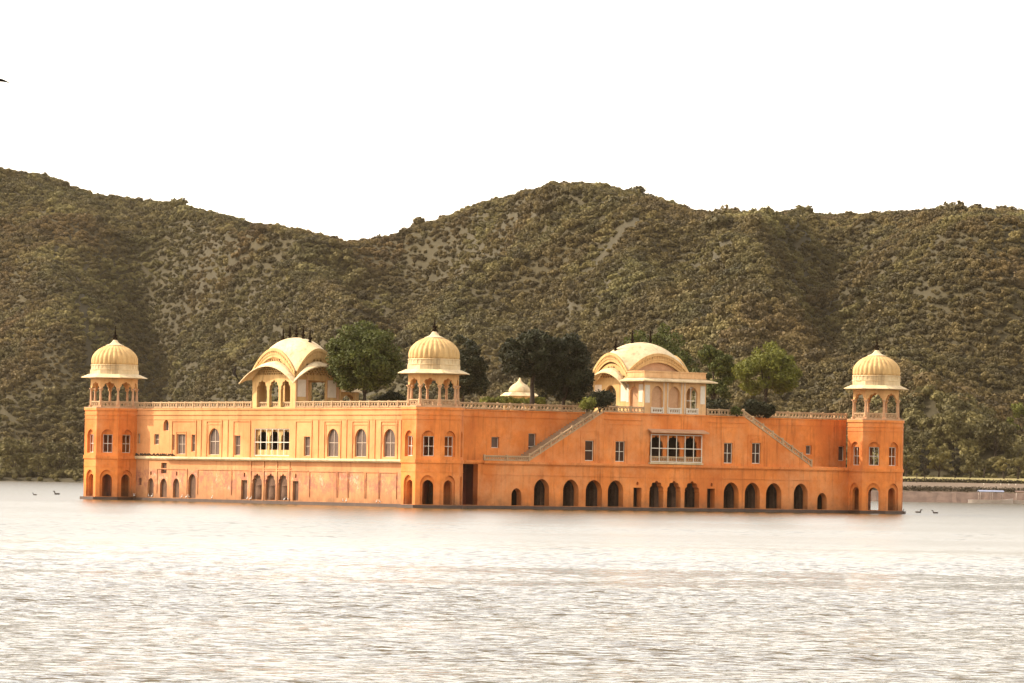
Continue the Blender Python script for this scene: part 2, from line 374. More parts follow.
# --- scrub that covers the hillsides: a cloud of points, geometry nodes put a bush on each
def leaf_cloud(clumps, n, size, seed, rag=.75):
    """many leaf-sized quads spread through overlapping clumps"""
    r = np.random.default_rng(seed); C = np.array([c[:3] for c in clumps]); Rr = np.array([c[3] for c in clumps]); pw = Rr ** 2; pw = pw / pw.sum()
    k = r.choice(len(C), n, p=pw); d = r.normal(size=(n, 3)); d /= np.linalg.norm(d, axis=1)[:, None]
    rad = Rr[k] * (1 - .42 * r.random(n) ** 1.3) * (1 + .10 * r.normal(size=n)); d2 = d * np.array([1, 1, .82]); c = C[k] + d2 * rad[:, None]
    nrm = d * .9 + r.normal(size=(n, 3)) * rag; nrm /= np.linalg.norm(nrm, axis=1)[:, None]
    t = np.cross(nrm, r.normal(size=(n, 3))); t /= np.linalg.norm(t, axis=1)[:, None]; b = np.cross(nrm, t)
    s = size * (.6 + .8 * r.random(n))[:, None]
    q = np.stack([c - t * s, c - b * s * .6, c + t * s, c + b * s * .6], 1)
    return q.reshape(-1, 3)
def scrub_shapes(nvar, seed, tall=1.0):
    out = []; r = random.Random(seed)
    for k in range(nvar):
        cl = [(0, 0, 0, .62)]
        for i in range(r.randint(6, 10)):
            a = r.uniform(0, 6.283); rr = r.uniform(.25, .75); cl.append((rr * math.cos(a), rr * math.sin(a), tall * r.uniform(-.25, .55) * (1.1 - rr), r.uniform(.22, .46)))
        out.append(leaf_cloud(cl, 620, .15, seed * 31 + k, .38))
    return out
def scatter(name, P, S, shapes, mt):
    """points plus the bush shapes in one mesh; geometry nodes put a shape on every point"""
    nv = len(shapes); me = bpy.data.meshes.new(name); V = np.concatenate([P] + shapes).astype(np.float32); nq = sum(len(q) for q in shapes)
    me.vertices.add(len(V)); me.vertices.foreach_set('co', V.ravel()); me.loops.add(nq); me.loops.foreach_set('vertex_index', (np.arange(nq) + len(P)).astype(np.int32))
    me.polygons.add(nq // 4); me.polygons.foreach_set('loop_start', np.arange(nq // 4, dtype=np.int32) * 4); me.update(calc_edges=True); me.materials.append(mt)
    a = me.attributes.new('size', 'FLOAT', 'POINT'); a.data.foreach_set('value', np.concatenate([S, np.ones(nq)]).astype(np.float32))
    a = me.attributes.new('shape', 'INT', 'POINT'); a.data.foreach_set('value', np.concatenate([-np.ones(len(P))] + [np.full(len(q), k) for k, q in enumerate(shapes)]).astype(np.int32))
    ng = bpy.data.node_groups.new(name + '_nodes', 'GeometryNodeTree')
    ng.interface.new_socket('Geometry', in_out='INPUT', socket_type='NodeSocketGeometry'); ng.interface.new_socket('Geometry', in_out='OUTPUT', socket_type='NodeSocketGeometry')
    N = ng.nodes; K = ng.links; gi = N.new('NodeGroupInput'); go = N.new('NodeGroupOutput'); g2i = N.new('GeometryNodeGeometryToInstance')
    at_ = N.new('GeometryNodeInputNamedAttribute'); at_.data_type = 'INT'; at_.inputs['Name'].default_value = 'shape'
    def pick(k):
        c = N.new('FunctionNodeCompare'); c.data_type = 'INT'; c.operation = 'EQUAL'; K.new(at_.outputs['Attribute'], c.inputs[2]); c.inputs[3].default_value = k
        sg = N.new('GeometryNodeSeparateGeometry'); sg.domain = 'POINT'; K.new(gi.outputs[0], sg.inputs['Geometry']); K.new(c.outputs[0], sg.inputs['Selection']); return sg.outputs['Selection']
    for k in reversed(range(nv)): K.new(pick(k), g2i.inputs[0])
    iop = N.new('GeometryNodeInstanceOnPoints'); iop.inputs['Pick Instance'].default_value = True
    sz = N.new('GeometryNodeInputNamedAttribute'); sz.data_type = 'FLOAT'; sz.inputs['Name'].default_value = 'size'
    rv = N.new('FunctionNodeRandomValue'); rv.data_type = 'FLOAT_VECTOR'; rv.inputs[0].default_value = (-.25, -.25, 0); rv.inputs[1].default_value = (.25, .25, 6.28)
    K.new(pick(-1), iop.inputs['Points']); K.new(g2i.outputs[0], iop.inputs['Instance']); K.new(sz.outputs['Attribute'], iop.inputs['Scale']); K.new(rv.outputs[0], iop.inputs['Rotation']); K.new(iop.outputs[0], go.inputs[0])
    o = bpy.data.objects.new(name, me); col.objects.link(o); md = o.modifiers.new('scatter', 'NODES'); md.node_group = ng; return o
sp_ = 1.7
px_, py_ = np.meshgrid(np.arange(-330, 330, sp_), np.arange(960, 1860, sp_ * 1.15))
px_ = (px_ + rng.uniform(-.5, .5, px_.shape) * sp_ * 1.3).ravel(); py_ = (py_ + rng.uniform(-.5, .5, py_.shape) * sp_ * 1.3).ravel()
ok = (py_ > shore(px_) + np.where(px_ > 45, 88, 40)) & (np.abs(px_) < py_ * .165 + 12)
ok &= py_ < CREST(512 + px_ / 1600 * FPX) + 14
# thin the cover in dry patches and on a bare gully on the left slope
cov = vnoise(px_, py_, 26, 21) * .6 + vnoise(px_, py_, 9, 22) * .4
ok &= cov > .10
gul = np.abs(px_ - np.interp(py_, [1475, 1545, 1640], [-132, -146, -160])); ok &= ~((gul < 1.5) & (py_ > 1530) & (py_ < 1640) & (rng.random(px_.shape) < .85))
px_, py_ = px_[ok], py_[ok]
S = .80 + 1.1 * rng.random(px_.shape) ** 2.2 + 1.1 * (vnoise(px_, py_, 30, 23) > .55) * rng.random(px_.shape)
S *= 1 + .7 * ((rng.random(S.shape) < .015) & (py_ < CREST(512 + px_ / 1600 * FPX) - 25))
S *= 1 + .25 * np.clip((1150 - py_) / 150, 0, 1)
P = np.stack([px_, py_, hill_z(px_, py_) + S * .5], 1)
scrub = scatter('hillside_scrub', P, S, scrub_shapes(9, 3), M['scrub'])
tag(scrub, 'dense brownish green scrub covering the hillsides', 'scrub', kind='stuff')

# --- dusty air over the lake
hz = MB(); hz.box((-2400, -120, -14), (2400, 9300, 420)); hzm = bpy.data.materials.new('haze'); hzm.use_nodes = True
hn = hzm.node_tree.nodes; hn.remove(hn['Principled BSDF']); pvn = hn.new('ShaderNodeVolumePrincipled'); pvn.inputs['Density'].default_value = .000020
pvn.inputs['Color'].default_value = (.95, .74, .48, 1); pvn.inputs['Anisotropy'].default_value = .2
hzm.node_tree.links.new(pvn.outputs[0], hn['Material Output'].inputs['Volume'])
haze = hz.build('haze', hzm); tag(haze, 'thin warm haze between the lake and the hills', 'haze', kind='stuff')

# =================================================================== PALACE
MX, MY, YAW, LL = -8.393, 485.95, .9179, 64.24
A2 = Vector((-math.cos(YAW), math.sin(YAW), 0)); B2 = Vector((math.sin(YAW), math.cos(YAW), 0)); M0 = Vector((MX, MY, 0))
def W(x, y, z=0.0): return M0 + B2 * x + A2 * y + Vector((0, 0, z))
RZ = math.atan2(B2.y, B2.x)
palace = empty('palace', M0, RZ)
tag(palace, 'low orange palace with four corner kiosks standing in the lake', 'palace')
L = LL
# plinth
pl = MB(); pl.box((.75, 3.4, -.8), (L + 0, L, .34))
pl.box((3.3, .45, -.8), (L - 3.3, 3.4, .34)); pl.build('plinth', M['plinth'], palace)

def window_mesh(wd, ht, nx, nz, arched=False, glass=True, bar=.07):
    """white glazing bars over dusty panes; origin at the bottom middle, outward is -y"""
    m = MB(); hw = wd / 2
    if glass: m.add([(-hw, .06, 0), (hw, .06, 0), (hw, .06, ht), (-hw, .06, ht)], [(0, 1, 2, 3)], 1)
    for i in range(nx + 1):
        x = -hw + wd * i / nx; x = min(max(x, -hw + bar / 2), hw - bar / 2); m.box((x - bar / 2, 0, 0), (x + bar / 2, .05, ht))
    for i in range(nz + 1):
        z = ht * i / nz; z = min(max(z, bar / 2), ht - bar / 2); m.box((-hw + bar, .005, z - bar / 2), (hw - bar, .045, z + bar / 2))
    return m
def put_window(parent, Mf, u, z, depth, wm, mats, name='window'):
    o = bpy.data.objects.new(name, wm if isinstance(wm, bpy.types.Mesh) else wm.mesh(name, mats)); col.objects.link(o); o.parent = parent
    p = Mf @ Vector((u, z, -depth)); ang = math.atan2(Mf[1][0], Mf[0][0]) + (math.pi if Mf.to_3x3().determinant() < 0 else 0)
    o.location = p; o.rotation_euler = (0, 0, ang); return o
WM = [M['white'], M['glass']]; WA = [M['bar_paint'], M['glass']]

# ---- corner towers -------------------------------------------------
AP = 3.18; SIDE = 2 * AP * math.tan(math.pi / 8)
def tower_shaft():
    m = MB(); H0, H1 = .34, 10.86; s = SIDE / 2
    for k in range(8):
        a = math.pi / 4 * k; nr = Vector((math.cos(a), math.sin(a), 0)); u = Vector((-nr.y, nr.x, 0))
        Mf = frame(nr * AP, u, nr)
        up = arch(-.72, .72, 5.55, 8.35); lo = arch(-.78, .78, .40, 3.55)
        m.add(*holed(rect(-s, s, H0, H1), [lo, up], .24, Mf))
        Mi = frame(nr * (AP - .24), u, nr); si = s - .24 * math.tan(math.pi / 8)
        m.add(*holed(rect(-si, si, H0, H1), [arch(-.6, .6, .40, 3.05), rect(-.58, .58, 5.6, 7.75)], .38, Mi))
        # string courses
        for (z0, z1, pr) in ((4.86, 5.22, .10), (10.02, 10.14, .05), (9.55, 9.63, .04), (3.9, 3.98, .04), (10.6, 10.86, .10)):
            q = (AP + pr) * math.tan(math.pi / 8); o1 = nr * (AP + pr); o0 = nr * (AP - .02); si = s
            v = [o0 - u * si, o0 + u * si, o1 + u * q, o1 - u * q]
            vv = [p + Vector((0, 0, z0)) for p in v] + [p + Vector((0, 0, z1)) for p in v]
            m.add(vv, [(0, 1, 2, 3), (7, 6, 5, 4), (3, 2, 6, 7)])
    dg_ = Vector((1, 1, 0)).normalized(); pp = Vector((-1, 1, 0)).normalized()
    for (z0, z1) in ((.36, 4.95), (5.02, 10.6)):
        for sgn in (-1, 1):
            a, b_ = dg_ * -2.55 + pp * .78 * sgn, dg_ * 2.55 + pp * .78 * sgn
            m.bar(a + Vector((0, 0, (z0 + z1) / 2)), b_ + Vector((0, 0, (z0 + z1) / 2)), .2, z1 - z0)
            a, b_ = pp * .88 * sgn, pp * 2.6 * sgn; zc_ = Vector((0, 0, (z0 + z1) / 2)); m.bar(a + zc_, b_ + zc_, .2, z1 - z0 - .02)
    rv = AP / math.cos(math.pi / 8) - .05
    for z in (5.0, 10.7):     # floors
        m.add([(rv * math.cos(math.pi / 8 + k * math.pi / 4), rv * math.sin(math.pi / 8 + k * math.pi / 4), z) for k in range(8)], [tuple(range(8))])
    return m
def octa(r_ap, z0, z1, m, mi=0, r2=None):
    r = r_ap / math.cos(math.pi / 8); r2 = (r2 or r_ap) / math.cos(math.pi / 8)
    c = [(math.cos(math.pi / 8 + k * math.pi / 4), math.sin(math.pi / 8 + k * math.pi / 4)) for k in range(8)]
    v = [(r * x, r * y, z0) for x, y in c] + [(r2 * x, r2 * y, z1) for x, y in c]
    m.add(v, [tuple(range(8))[::-1], tuple(range(8, 16))] + [(k, (k + 1) % 8, 8 + (k + 1) % 8, 8 + k) for k in range(8)], mi)
def column_mesh(h, r=.17):
    m = MB(); m.box((-r * 1.5, -r * 1.5, 0), (r * 1.5, r * 1.5, .22))
    m.lathe([(r * 1.3, .22), (r * 1.05, .36), (r * 1.15, .6), (r, 1.0), (r * .82, h - .35), (r * .95, h - .25), (r * 1.25, h - .12)], 10)
    m.box((-r * 1.45, -r * 1.45, h - .12), (r * 1.45, r * 1.45, h)); return m
CH = 2.62     # apothem of the kiosk's column ring
def jali_panel(u0, u1, z0, z1, Mf, th=.09, step=.42, post=None, m=None):
    """stone balustrade: rails, posts and a pierced lattice"""
    m = m or MB(); ln = u1 - u0; n = max(1, round(ln / (post or ln))); hz = z1 - z0
    def b(a0, a1, c0, c1, d0, d1):
        p = [Mf @ Vector((x, zz, -d)) for d in (d0, d1) for zz in (c0, c1) for x in (a0, a1)]
        m.add(p, [(0, 1, 3, 2), (4, 6, 7, 5), (0, 4, 5, 1), (2, 3, 7, 6), (0, 2, 6, 4), (1, 5, 7, 3)])
    b(u0, u1, z1 - .13, z1, -.05, th + .05); b(u0, u1, z0, z0 + .09, -.02, th + .02)
    for i in range(n + 1):
        u = u0 + ln * i / n; b(u - .075, u + .075, z0 + .002, z1 + .06, -.075, th + .075)
    k = max(2, round(ln / step))
    for i in range(k):
        a = u0 + ln * i / k; c = u0 + ln * (i + 1) / k; mid = (a + c) / 2
        for (p, q) in (((a, z0 + .05), (c, z1 - .09)), ((a, z1 - .09), (c, z0 + .05))):
            m.bar(Mf @ Vector((p[0], p[1], -th / 2)), Mf @ Vector((q[0], q[1], -th / 2)), .07, .06)
        b(mid - .03, mid + .03, z0 + .05, z1 - .09, .012, th - .012)
    return m
def make_tower(cx, cy, label):
    t = tower_shaft().build('corner_tower', M['plaster'], palace, label); t.location = (cx, cy, 0)
    win = window_mesh(1.16, 2.15, 2, 2, glass=False).mesh('window', WM)
    for k in range(8):
        a = math.pi / 4 * k; nr = Vector((math.cos(a), math.sin(a), 0)); Mf = frame(nr * AP, Vector((-nr.y, nr.x, 0)), nr)
        put_window(t, Mf, 0, 5.6, .34, win, WM)
    m = MB(); octa(AP + .42, -.8, .345, m, r2=AP + .40); m.build('plinth', M['plinth'], t)
    m = MB(); octa(AP + .10, 10.86, 11.0, m); m.build('kiosk_floor', M['pink'], t)
    colm = column_mesh(2.25, .15).mesh('column', M['pink'])
    rc = (CH - .08) / math.cos(math.pi / 8)
    for k in range(8):
        a = math.pi / 8 + k * math.pi / 4; o = bpy.data.objects.new('column', colm); col.objects.link(o); o.parent = t
        o.location = (rc * math.cos(a), rc * math.sin(a), 11.0); o.rotation_euler = (0, 0, a)
    m = MB(); s = CH * math.tan(math.pi / 8); r_ = MB()
    for k in range(8):
        a = math.pi / 4 * k; nr = Vector((math.cos(a), math.sin(a), 0)); u = Vector((-nr.y, nr.x, 0)); Mf = frame(nr * CH, u, nr)
        op = cusped(-s + .19, s - .19, 12.6, 14.0, 5)[2:]      # cusped head
        out = [(-s, 12.95), (-s + .19, 12.95)] + [(p[0], p[1]) for p in op[::-1]][0:] + [(s - .19, 12.95), (s, 12.95), (s, 14.42), (-s, 14.42)]
        m.add(*holed(out, [], .24, Mf))
        jali_panel(-s + .2, s - .2, 11.02, 11.72, frame(nr * (CH - .06), u, nr), m=r_)
    m.build('arcade', M['arcade_shaded'], t); r_.build('kiosk_railing', M['jali'], t)
    e = MB(); octa(3.72, 14.50, 14.58, e, r2=3.68); octa(3.68, 14.58, 14.95, e, r2=2.86); octa(CH + .06, 14.40, 14.50, e, r2=2.9); e.build('eave', M['cream_pale'], t)
    d = MB(); octa(2.72, 14.95, 15.42, d)
    d.lathe([(2.80, 15.42), (2.83, 15.47), (2.83, 15.55), (2.76, 15.57), (2.76, 15.98), (2.84, 16.0), (2.84, 16.06), (2.76, 16.1)], 48, smooth=False)
    for k in range(32):      # pierced frieze under the dome
        a = 2 * math.pi * k / 32; c, s_ = math.cos(a), math.sin(a); d.bar((2.77 * c, 2.77 * s_, 15.57), (2.77 * c, 2.77 * s_, 15.98), .17, .07, up=(c, s_, 0))
    d.build('dome_drum', M['cream_pale'], t)
    prof = [(2.74, 16.1), (2.78, 16.35), (2.78, 16.6), (2.74, 16.88), (2.66, 17.1), (2.52, 17.36), (2.30, 17.62), (2.02, 17.88), (1.68, 18.1), (1.30, 18.28), (.98, 18.40)]
    d = MB(); NR = 28
    d.lathe(prof, NR * 6, rib=lambda t_, z: 1 - .065 * (1 - abs(math.sin(NR * t_ / 2))) * min(1, (z - 16.0) * 3) )
    d.build('dome', M['cream'], t)
    d = MB(); d.lathe([(1.06, 18.36), (1.08, 18.44), (.82, 18.52), (.60, 18.62), (.42, 18.78), (.28, 18.98), (.17, 19.12)], 28); d.build('dome_cap', M['cream_pale'], t)
    d = MB(); d.lathe([(.18, 19.05), (.28, 19.18), (.28, 19.3), (.12, 19.4), (.24, 19.5), (.28, 19.62), (.07, 19.76), (.12, 19.88), (.07, 20.05), (.045, 20.75)], 10); d.build('finial', M['iron'], t)
    return t
make_tower(0, 0, 'nearest corner tower at the meeting of both facades')
make_tower(0, L, 'far left corner tower with one sunlit face')
make_tower(L, 0, 'right corner tower seen through at water level')

# ---- sunlit left facade ---------------------------------------------
Fa = FA(1.3); holes_l = []; holes_u = []
lw_arch = [(57.16, 58.48, 2.66), (54.3, 55.79, 2.65), (51.64, 53.01, 2.68), (48.14, 49.75, 3.25)]
for u0, u1, z1 in lw_arch: holes_l.append(arch(u0, u1, .42, z1))
for u0, u1 in ((34.44, 36.47), (31.74, 33.76), (29.33, 31.16)): holes_l.append(cusped(u0, u1, .42, 3.38, 5))
for u0, u1 in ((37.44, 38.68), (27.12, 28.27)): holes_l.append(rect(u0, u1, .42, 2.63))
holes_l += [rect(59.83, 60.4, 1.81, 2.63), rect(54.44, 55.61, 3.25, 4.49)]
holes_l += [arch(57.66, 57.98, 3.0, 3.5), arch(52.1, 52.4, 3.0, 3.5), arch(37.9, 38.2, 3.0, 3.5), arch(27.55, 27.85, 3.0, 3.5)]
m = MB(); m.add(*holed(rect(2.2, L - 2.9, .34, 4.9), holes_l, .75, Fa))
wallA = m.build('lower_front_wall', M['plaster_front'], palace, 'sunlit lower wall with worn reddish painting')
sw = [(60.34, 60.83, 6.74, 7.89), (56.23, 57.24, 6.66, 7.87), (52.83, 53.32, 6.02, 7.82), (50.52, 52.33, 5.55, 7.88), (48.4, 49.25, 5.85, 7.83), (39.03, 40.25, 5.49, 7.76), (25.0, 26.2, 5.5, 7.68)]
lw = [(43.36, 45.61, 5.5, 8.59), (19.47, 21.65, 5.45, 8.56), (14.09, 16.3, 5.47, 8.58), (8.69, 10.86, 5.48, 8.57)]
for q in sw: holes_u.append(rect(*q))
for q in lw: holes_u.append(arch(*q, point=.04))
holes_u += [arch(54.14, 55.31, 8.29, 9.58), rect(29.11, 36.15, 5.46, 8.56)]
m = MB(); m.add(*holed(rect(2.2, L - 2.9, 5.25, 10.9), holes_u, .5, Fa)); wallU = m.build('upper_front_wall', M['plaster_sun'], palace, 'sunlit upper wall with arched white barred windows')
for q in sw:
    wd = q[1] - q[0]; put_window(wallU, Fa, (q[0] + q[1]) / 2, q[2], .2, window_mesh(wd, q[3] - q[2], 1 if wd < 1.3 else 2, 2, bar=.05), WA)
wl = window_mesh(2.2, 3.1, 2, 2, bar=.06).mesh('window', WA)
for q in lw: put_window(wallU, Fa, (q[0] + q[1]) / 2, q[2], .2, wl, WM)
put_window(wallU, Fa, 54.72, 8.29, .35, window_mesh(1.17, 1.29, 2, 1, bar=.05), WA)
# wide window: three cusped arches behind white bars
m = MB(); m.add(*holed(rect(29.1, 36.16, 5.45, 8.57), [cusped(29.3 + i * 2.32, 31.25 + i * 2.32, 6.15, 8.4, 5) for i in range(3)], .18, FA(1.62))); m.build('window_arcade', M['cream'], wallU)
put_window(wallU, Fa, 32.63, 5.46, .05, window_mesh(7.04, 3.1, 6, 2, glass=False, bar=.085), WM)
# masonry that fills the lower arches
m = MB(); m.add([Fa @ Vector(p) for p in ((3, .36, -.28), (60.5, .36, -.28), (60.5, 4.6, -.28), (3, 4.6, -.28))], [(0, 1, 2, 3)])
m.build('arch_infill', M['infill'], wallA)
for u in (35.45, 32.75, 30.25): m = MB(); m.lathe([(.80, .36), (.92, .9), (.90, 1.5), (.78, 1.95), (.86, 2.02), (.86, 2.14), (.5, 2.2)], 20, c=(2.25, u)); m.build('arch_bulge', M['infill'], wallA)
def strips(lst, Fm, name, mt, par):
    m = MB()
    for (u0, u1, z0, z1, pr) in lst:
        p = [Fm @ Vector((x, zz, d)) for d in (-.02, pr) for zz in (z0, z1) for x in (u0, u1)]
        m.add(p, [(4, 5, 7, 6), (0, 4, 6, 2), (1, 3, 7, 5), (2, 6, 7, 3), (0, 1, 5, 4)])
    return m.build(name, mt, par)
# ledge over the lower storey, cornices, frames round windows, panels below
strips([(3.2, 54.2, 4.86, 5.0, .38), (3.2, 54.2, 5.0, 5.24, .62), (54.2, 61.2, 4.9, 5.02, .22), (54.2, 61.2, 5.02, 5.25, .3)], Fa, 'ledge', M['cream_pale'], palace)
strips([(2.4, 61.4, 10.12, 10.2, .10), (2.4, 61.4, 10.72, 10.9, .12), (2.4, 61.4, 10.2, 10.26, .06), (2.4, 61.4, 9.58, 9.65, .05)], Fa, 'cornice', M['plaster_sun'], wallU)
def framing(u0, u1, z0, z1, wd=.14, pr=.09, nm='window_surround', mt=None, par=None):
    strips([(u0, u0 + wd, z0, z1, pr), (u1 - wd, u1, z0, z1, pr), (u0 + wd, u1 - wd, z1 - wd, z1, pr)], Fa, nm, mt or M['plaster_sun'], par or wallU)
for (u0, u1) in ((42.79, 46.09), (18.97, 22.26), (13.6, 16.85), (8.2, 11.4), (48.2, 53.45), (36.95, 40.5), (24.6, 27.9)): framing(u0, u1, 5.27, 9.5)
for (u0, u1) in ((43.05, 45.9), (19.2, 21.95), (13.85, 16.6), (8.45, 11.1)): framing(u0, u1, 6.9, 9.1, .10, .06)
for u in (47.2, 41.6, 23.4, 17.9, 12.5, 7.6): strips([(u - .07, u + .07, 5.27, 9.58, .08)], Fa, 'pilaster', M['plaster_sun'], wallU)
framing(50.3, 52.55, 5.27, 8.2, .09, .06)
for (u0, u1) in ((49.95, 56.5), (40.6, 47.8), (25.2, 40.5), (19.6, 25.0), (17.5, 19.5), (14.2, 17.4), (11.6, 14.1), (8.2, 11.5)): framing(u0, u1, .9 if u1 - u0 < 9 else 3.75, 3.85, .12, .08, 'wall_panel', M['plaster_front'], wallA)
for u in (36.75, 34.1, 31.45, 28.95): strips([(u - .13, u + .13, .36, 4.86, .09)], Fa, 'pilaster', M['plaster_front'], wallA)
strips([(28.6, 37.1, 3.95, 4.08, .06)], Fa, 'moulding', M['plaster_front'], wallA)

# ---- road-side facade -------------------------------------------------
Fb = FB(1.05); hb = []
for u0, u1 in ((14.79, 16.92), (18.85, 21.05), (22.05, 24.37), (25.2, 27.43), (42.1, 44.35), (45.25, 47.54), (48.45, 50.8), (52.67, 54.81)): hb.append(arch(u0, u1, .40, 3.36))
for u0, u1 in ((31.18, 33.24), (33.75, 35.76), (36.31, 38.5)): hb.append(cusped(u0, u1, .40, 3.36, 5))
hb += [arch(11.67, 13.04, .4, 2.3), arch(56.28, 57.75, .4, 2.32), rect(28.89, 30.06, .4, 2.57), rect(39.65, 40.8, .4, 2.6), rect(4.2, 7.0, .4, 4.86)]
hb += [arch(29.3, 29.6, 2.85, 3.25), arch(40.15, 40.45, 2.85, 3.25)]
bw = [(21.87, 23.12, 5.47, 7.72), (26.2, 27.59, 5.45, 7.72), (42.05, 43.35, 5.52, 7.84), (46.25, 47.56, 5.55, 7.9)]
hb += [rect(*q) for q in bw]; hb.append(rect(31.07, 38.6, 5.45, 8.62))
out = [(2.6, .34), (61.5, .34), (61.5, 5.3), (55.3, 5.38), (44.88, 10.9), (24.45, 10.95), (14.05, 5.3), (2.6, 5.28)]
m = MB(); m.add(*holed(out, hb, .85, Fb)); wallB = m.build('road_front_wall', M['plaster'], palace, 'shaded orange front wall with a waterline arcade')
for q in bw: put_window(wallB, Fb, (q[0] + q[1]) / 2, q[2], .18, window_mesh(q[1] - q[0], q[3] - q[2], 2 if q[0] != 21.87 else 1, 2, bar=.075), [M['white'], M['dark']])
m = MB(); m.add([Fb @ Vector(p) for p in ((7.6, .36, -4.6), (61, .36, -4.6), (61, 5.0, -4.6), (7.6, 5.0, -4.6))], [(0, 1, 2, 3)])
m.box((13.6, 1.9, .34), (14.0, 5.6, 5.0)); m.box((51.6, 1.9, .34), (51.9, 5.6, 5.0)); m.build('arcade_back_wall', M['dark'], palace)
for u in (17.2, 21.45, 24.75, 27.8, 33.5, 36.05, 38.85, 44.8, 47.95, 51.2, 55.2):     # inner row of stout piers
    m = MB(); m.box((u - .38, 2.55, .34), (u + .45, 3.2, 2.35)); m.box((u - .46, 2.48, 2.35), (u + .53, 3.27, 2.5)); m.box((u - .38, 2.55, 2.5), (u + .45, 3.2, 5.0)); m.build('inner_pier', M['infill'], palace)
m = MB(); m.box((3.2, 3.2, .34), (7.6, 3.3, 5.05)); m.box((7.05, 1.9, .34), (7.6, 5.6, 5.05)); m.build('porch_back_wall', M['red'], palace)
m = MB(); m.box((3.4, 1.9, 5.02), (61, 5.3, 5.26)); m.build('terrace_floor', M['roof'], palace)
# the part of the block between the stairs (upper rooms) and its windows' dark rooms
m = MB(); m.box((24.45, 1.9, 10.62), (44.9, 5.2, 10.88)); m.build('upper_floor', M['roof'], palace)
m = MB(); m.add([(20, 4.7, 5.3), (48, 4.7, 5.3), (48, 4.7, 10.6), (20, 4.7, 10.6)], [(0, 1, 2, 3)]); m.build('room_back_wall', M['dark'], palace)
for x0, x1, name in ((14.05, 24.45, 1), (55.3, 44.88, -1)):
    m = MB(); ns = 28
    for i in range(ns):
        a = x0 + (x1 - x0) * i / ns; c = x0 + (x1 - x0) * (i + 1) / ns; z = 5.28 + 5.62 * (i + 1) / ns
        m.box((a, 1.9, z - .7 if i > 3 else 5.265), (c, 5.15, z))
    m.build('staircase', M['roof'], palace)
    # sloping balustrade
    m = MB(); zz0, zz1 = 5.33, 10.93
    def sl(u): return zz0 + (zz1 - zz0) * (u - x0) / (x1 - x0)
    n_ = 7
    for (o0, o1) in ((.0, .16), (.56, .70)):
        for i in range(1):
            p = [(x0, y_, sl(x0) + o) for y_ in (1.0, 1.16) for o in (o0, o1)] + [(x1, y_, sl(x1) + o) for y_ in (1.0, 1.16) for o in (o0, o1)]
            m.add(p, [(0, 1, 3, 2), (4, 6, 7, 5), (0, 4, 5, 1), (2, 3, 7, 6), (0, 2, 6, 4), (1, 5, 7, 3)])
    k = 26
    for i in range(k):
        a = x0 + (x1 - x0) * i / k; c = x0 + (x1 - x0) * (i + 1) / k
        m.bar((a, 1.08, sl(a) + .12), (c, 1.08, sl(c) + .6), .07, .06); m.bar((a, 1.08, sl(a) + .6), (c, 1.08, sl(c) + .12), .07, .06)
    for i in range(n_ + 1):
        a = x0 + (x1 - x0) * i / n_; m.box((a - .09, .97, sl(a) - .02), (a + .09, 1.19, sl(a) + .84))
    m.build('stair_balustrade', M['jali'], palace)
# ledges and mouldings
strips([(7.7, 61.5, 4.84, 4.96, .12), (7.7, 61.5, 4.96, 5.22, .26), (2.7, 7.7, 5.0, 5.22, .15)], Fb, 'ledge', M['plaster'], palace)
strips([(7.9, 61.3, 3.72, 3.80, .04), (24.5, 29.95, 10.12, 10.2, .08), (39.6, 45.2, 10.12, 10.2, .08), (24.4, 45.0, 10.78, 10.9, .12), (24.0, 30.2, 9.6, 9.66, .04), (39.6, 45.8, 9.6, 9.66, .04),
        (21.2, 23.8, 8.75, 8.83, .05), (21.2, 21.32, 5.27, 8.75, .045), (23.68, 23.8, 5.27, 8.75, .045), (45.6, 48.2, 8.75, 8.83, .05), (45.6, 45.72, 5.27, 8.75, .045), (48.08, 48.2, 5.27, 8.75, .045),
        (25.85, 25.97, 5.27, 8.1, .04), (27.8, 27.92, 5.27, 8.1, .04), (41.7, 41.82, 5.27, 8.1, .04), (43.55, 43.67, 5.27, 8.1, .04)] +
       [(c - 1.4, c + 1.4, 3.72, 3.8, .07) for c in (15.85, 19.95, 23.2, 26.3, 43.2, 46.4, 49.6, 53.7)], Fb, 'moulding', M['plaster'], wallB)
# raised arch hoods over two windows
for c in (22.5, 46.9):
    m = MB(); o_ = arch(c - .95, c + .95, 7.5, 8.55); i_ = arch(c - .8, c + .8, 7.4, 8.42)
    m.add(*holed(o_[2:], [], .05, FB(1.0))); m.build('window_hood', M['plaster'], wallB)
# balcony window with awning
ori = empty('balcony_window', parent=palace); Fo = FB(.80)
m = MB(); m.add(*holed(rect(31.07, 38.6, 5.45, 8.62), [cusped(31.35 + i * 2.5, 33.3 + i * 2.5, 6.1, 8.45, 5) for i in range(3)], .2, FB(1.35))); m.build('arcade', M['plaster'], ori)
m = window_mesh(7.5, 3.15, 6, 2, glass=False, bar=.10); put_window(ori, Fo, 34.84, 5.47, 0, m, WM, 'glazing_bars')
m = MB(); m.box((30.95, .70, 5.28), (38.72, 1.04, 5.44)); m.build('balcony_slab', M['cream_pale'], ori)
m = MB()
for i in range(3): jali_panel(31.2 + i * 2.5, 33.6 + i * 2.5, 5.5, 6.15, FB(.90), m=m, step=.35)
m.build('balcony_railing', M['jali'], ori)
m = MB(); v = [(30.8, 1.03, 9.22), (38.95, 1.03, 9.22), (39.1, .15, 8.9), (30.65, .15, 8.9)]; v2 = [(p[0], p[1], p[2] - .13) for p in v]
m.add(v + v2, [(3, 2, 1, 0), (4, 5, 6, 7), (3, 0, 4, 7), (2, 3, 7, 6), (1, 2, 6, 5), (0, 1, 5, 4)]); m.build('awning', M['pink'], ori)
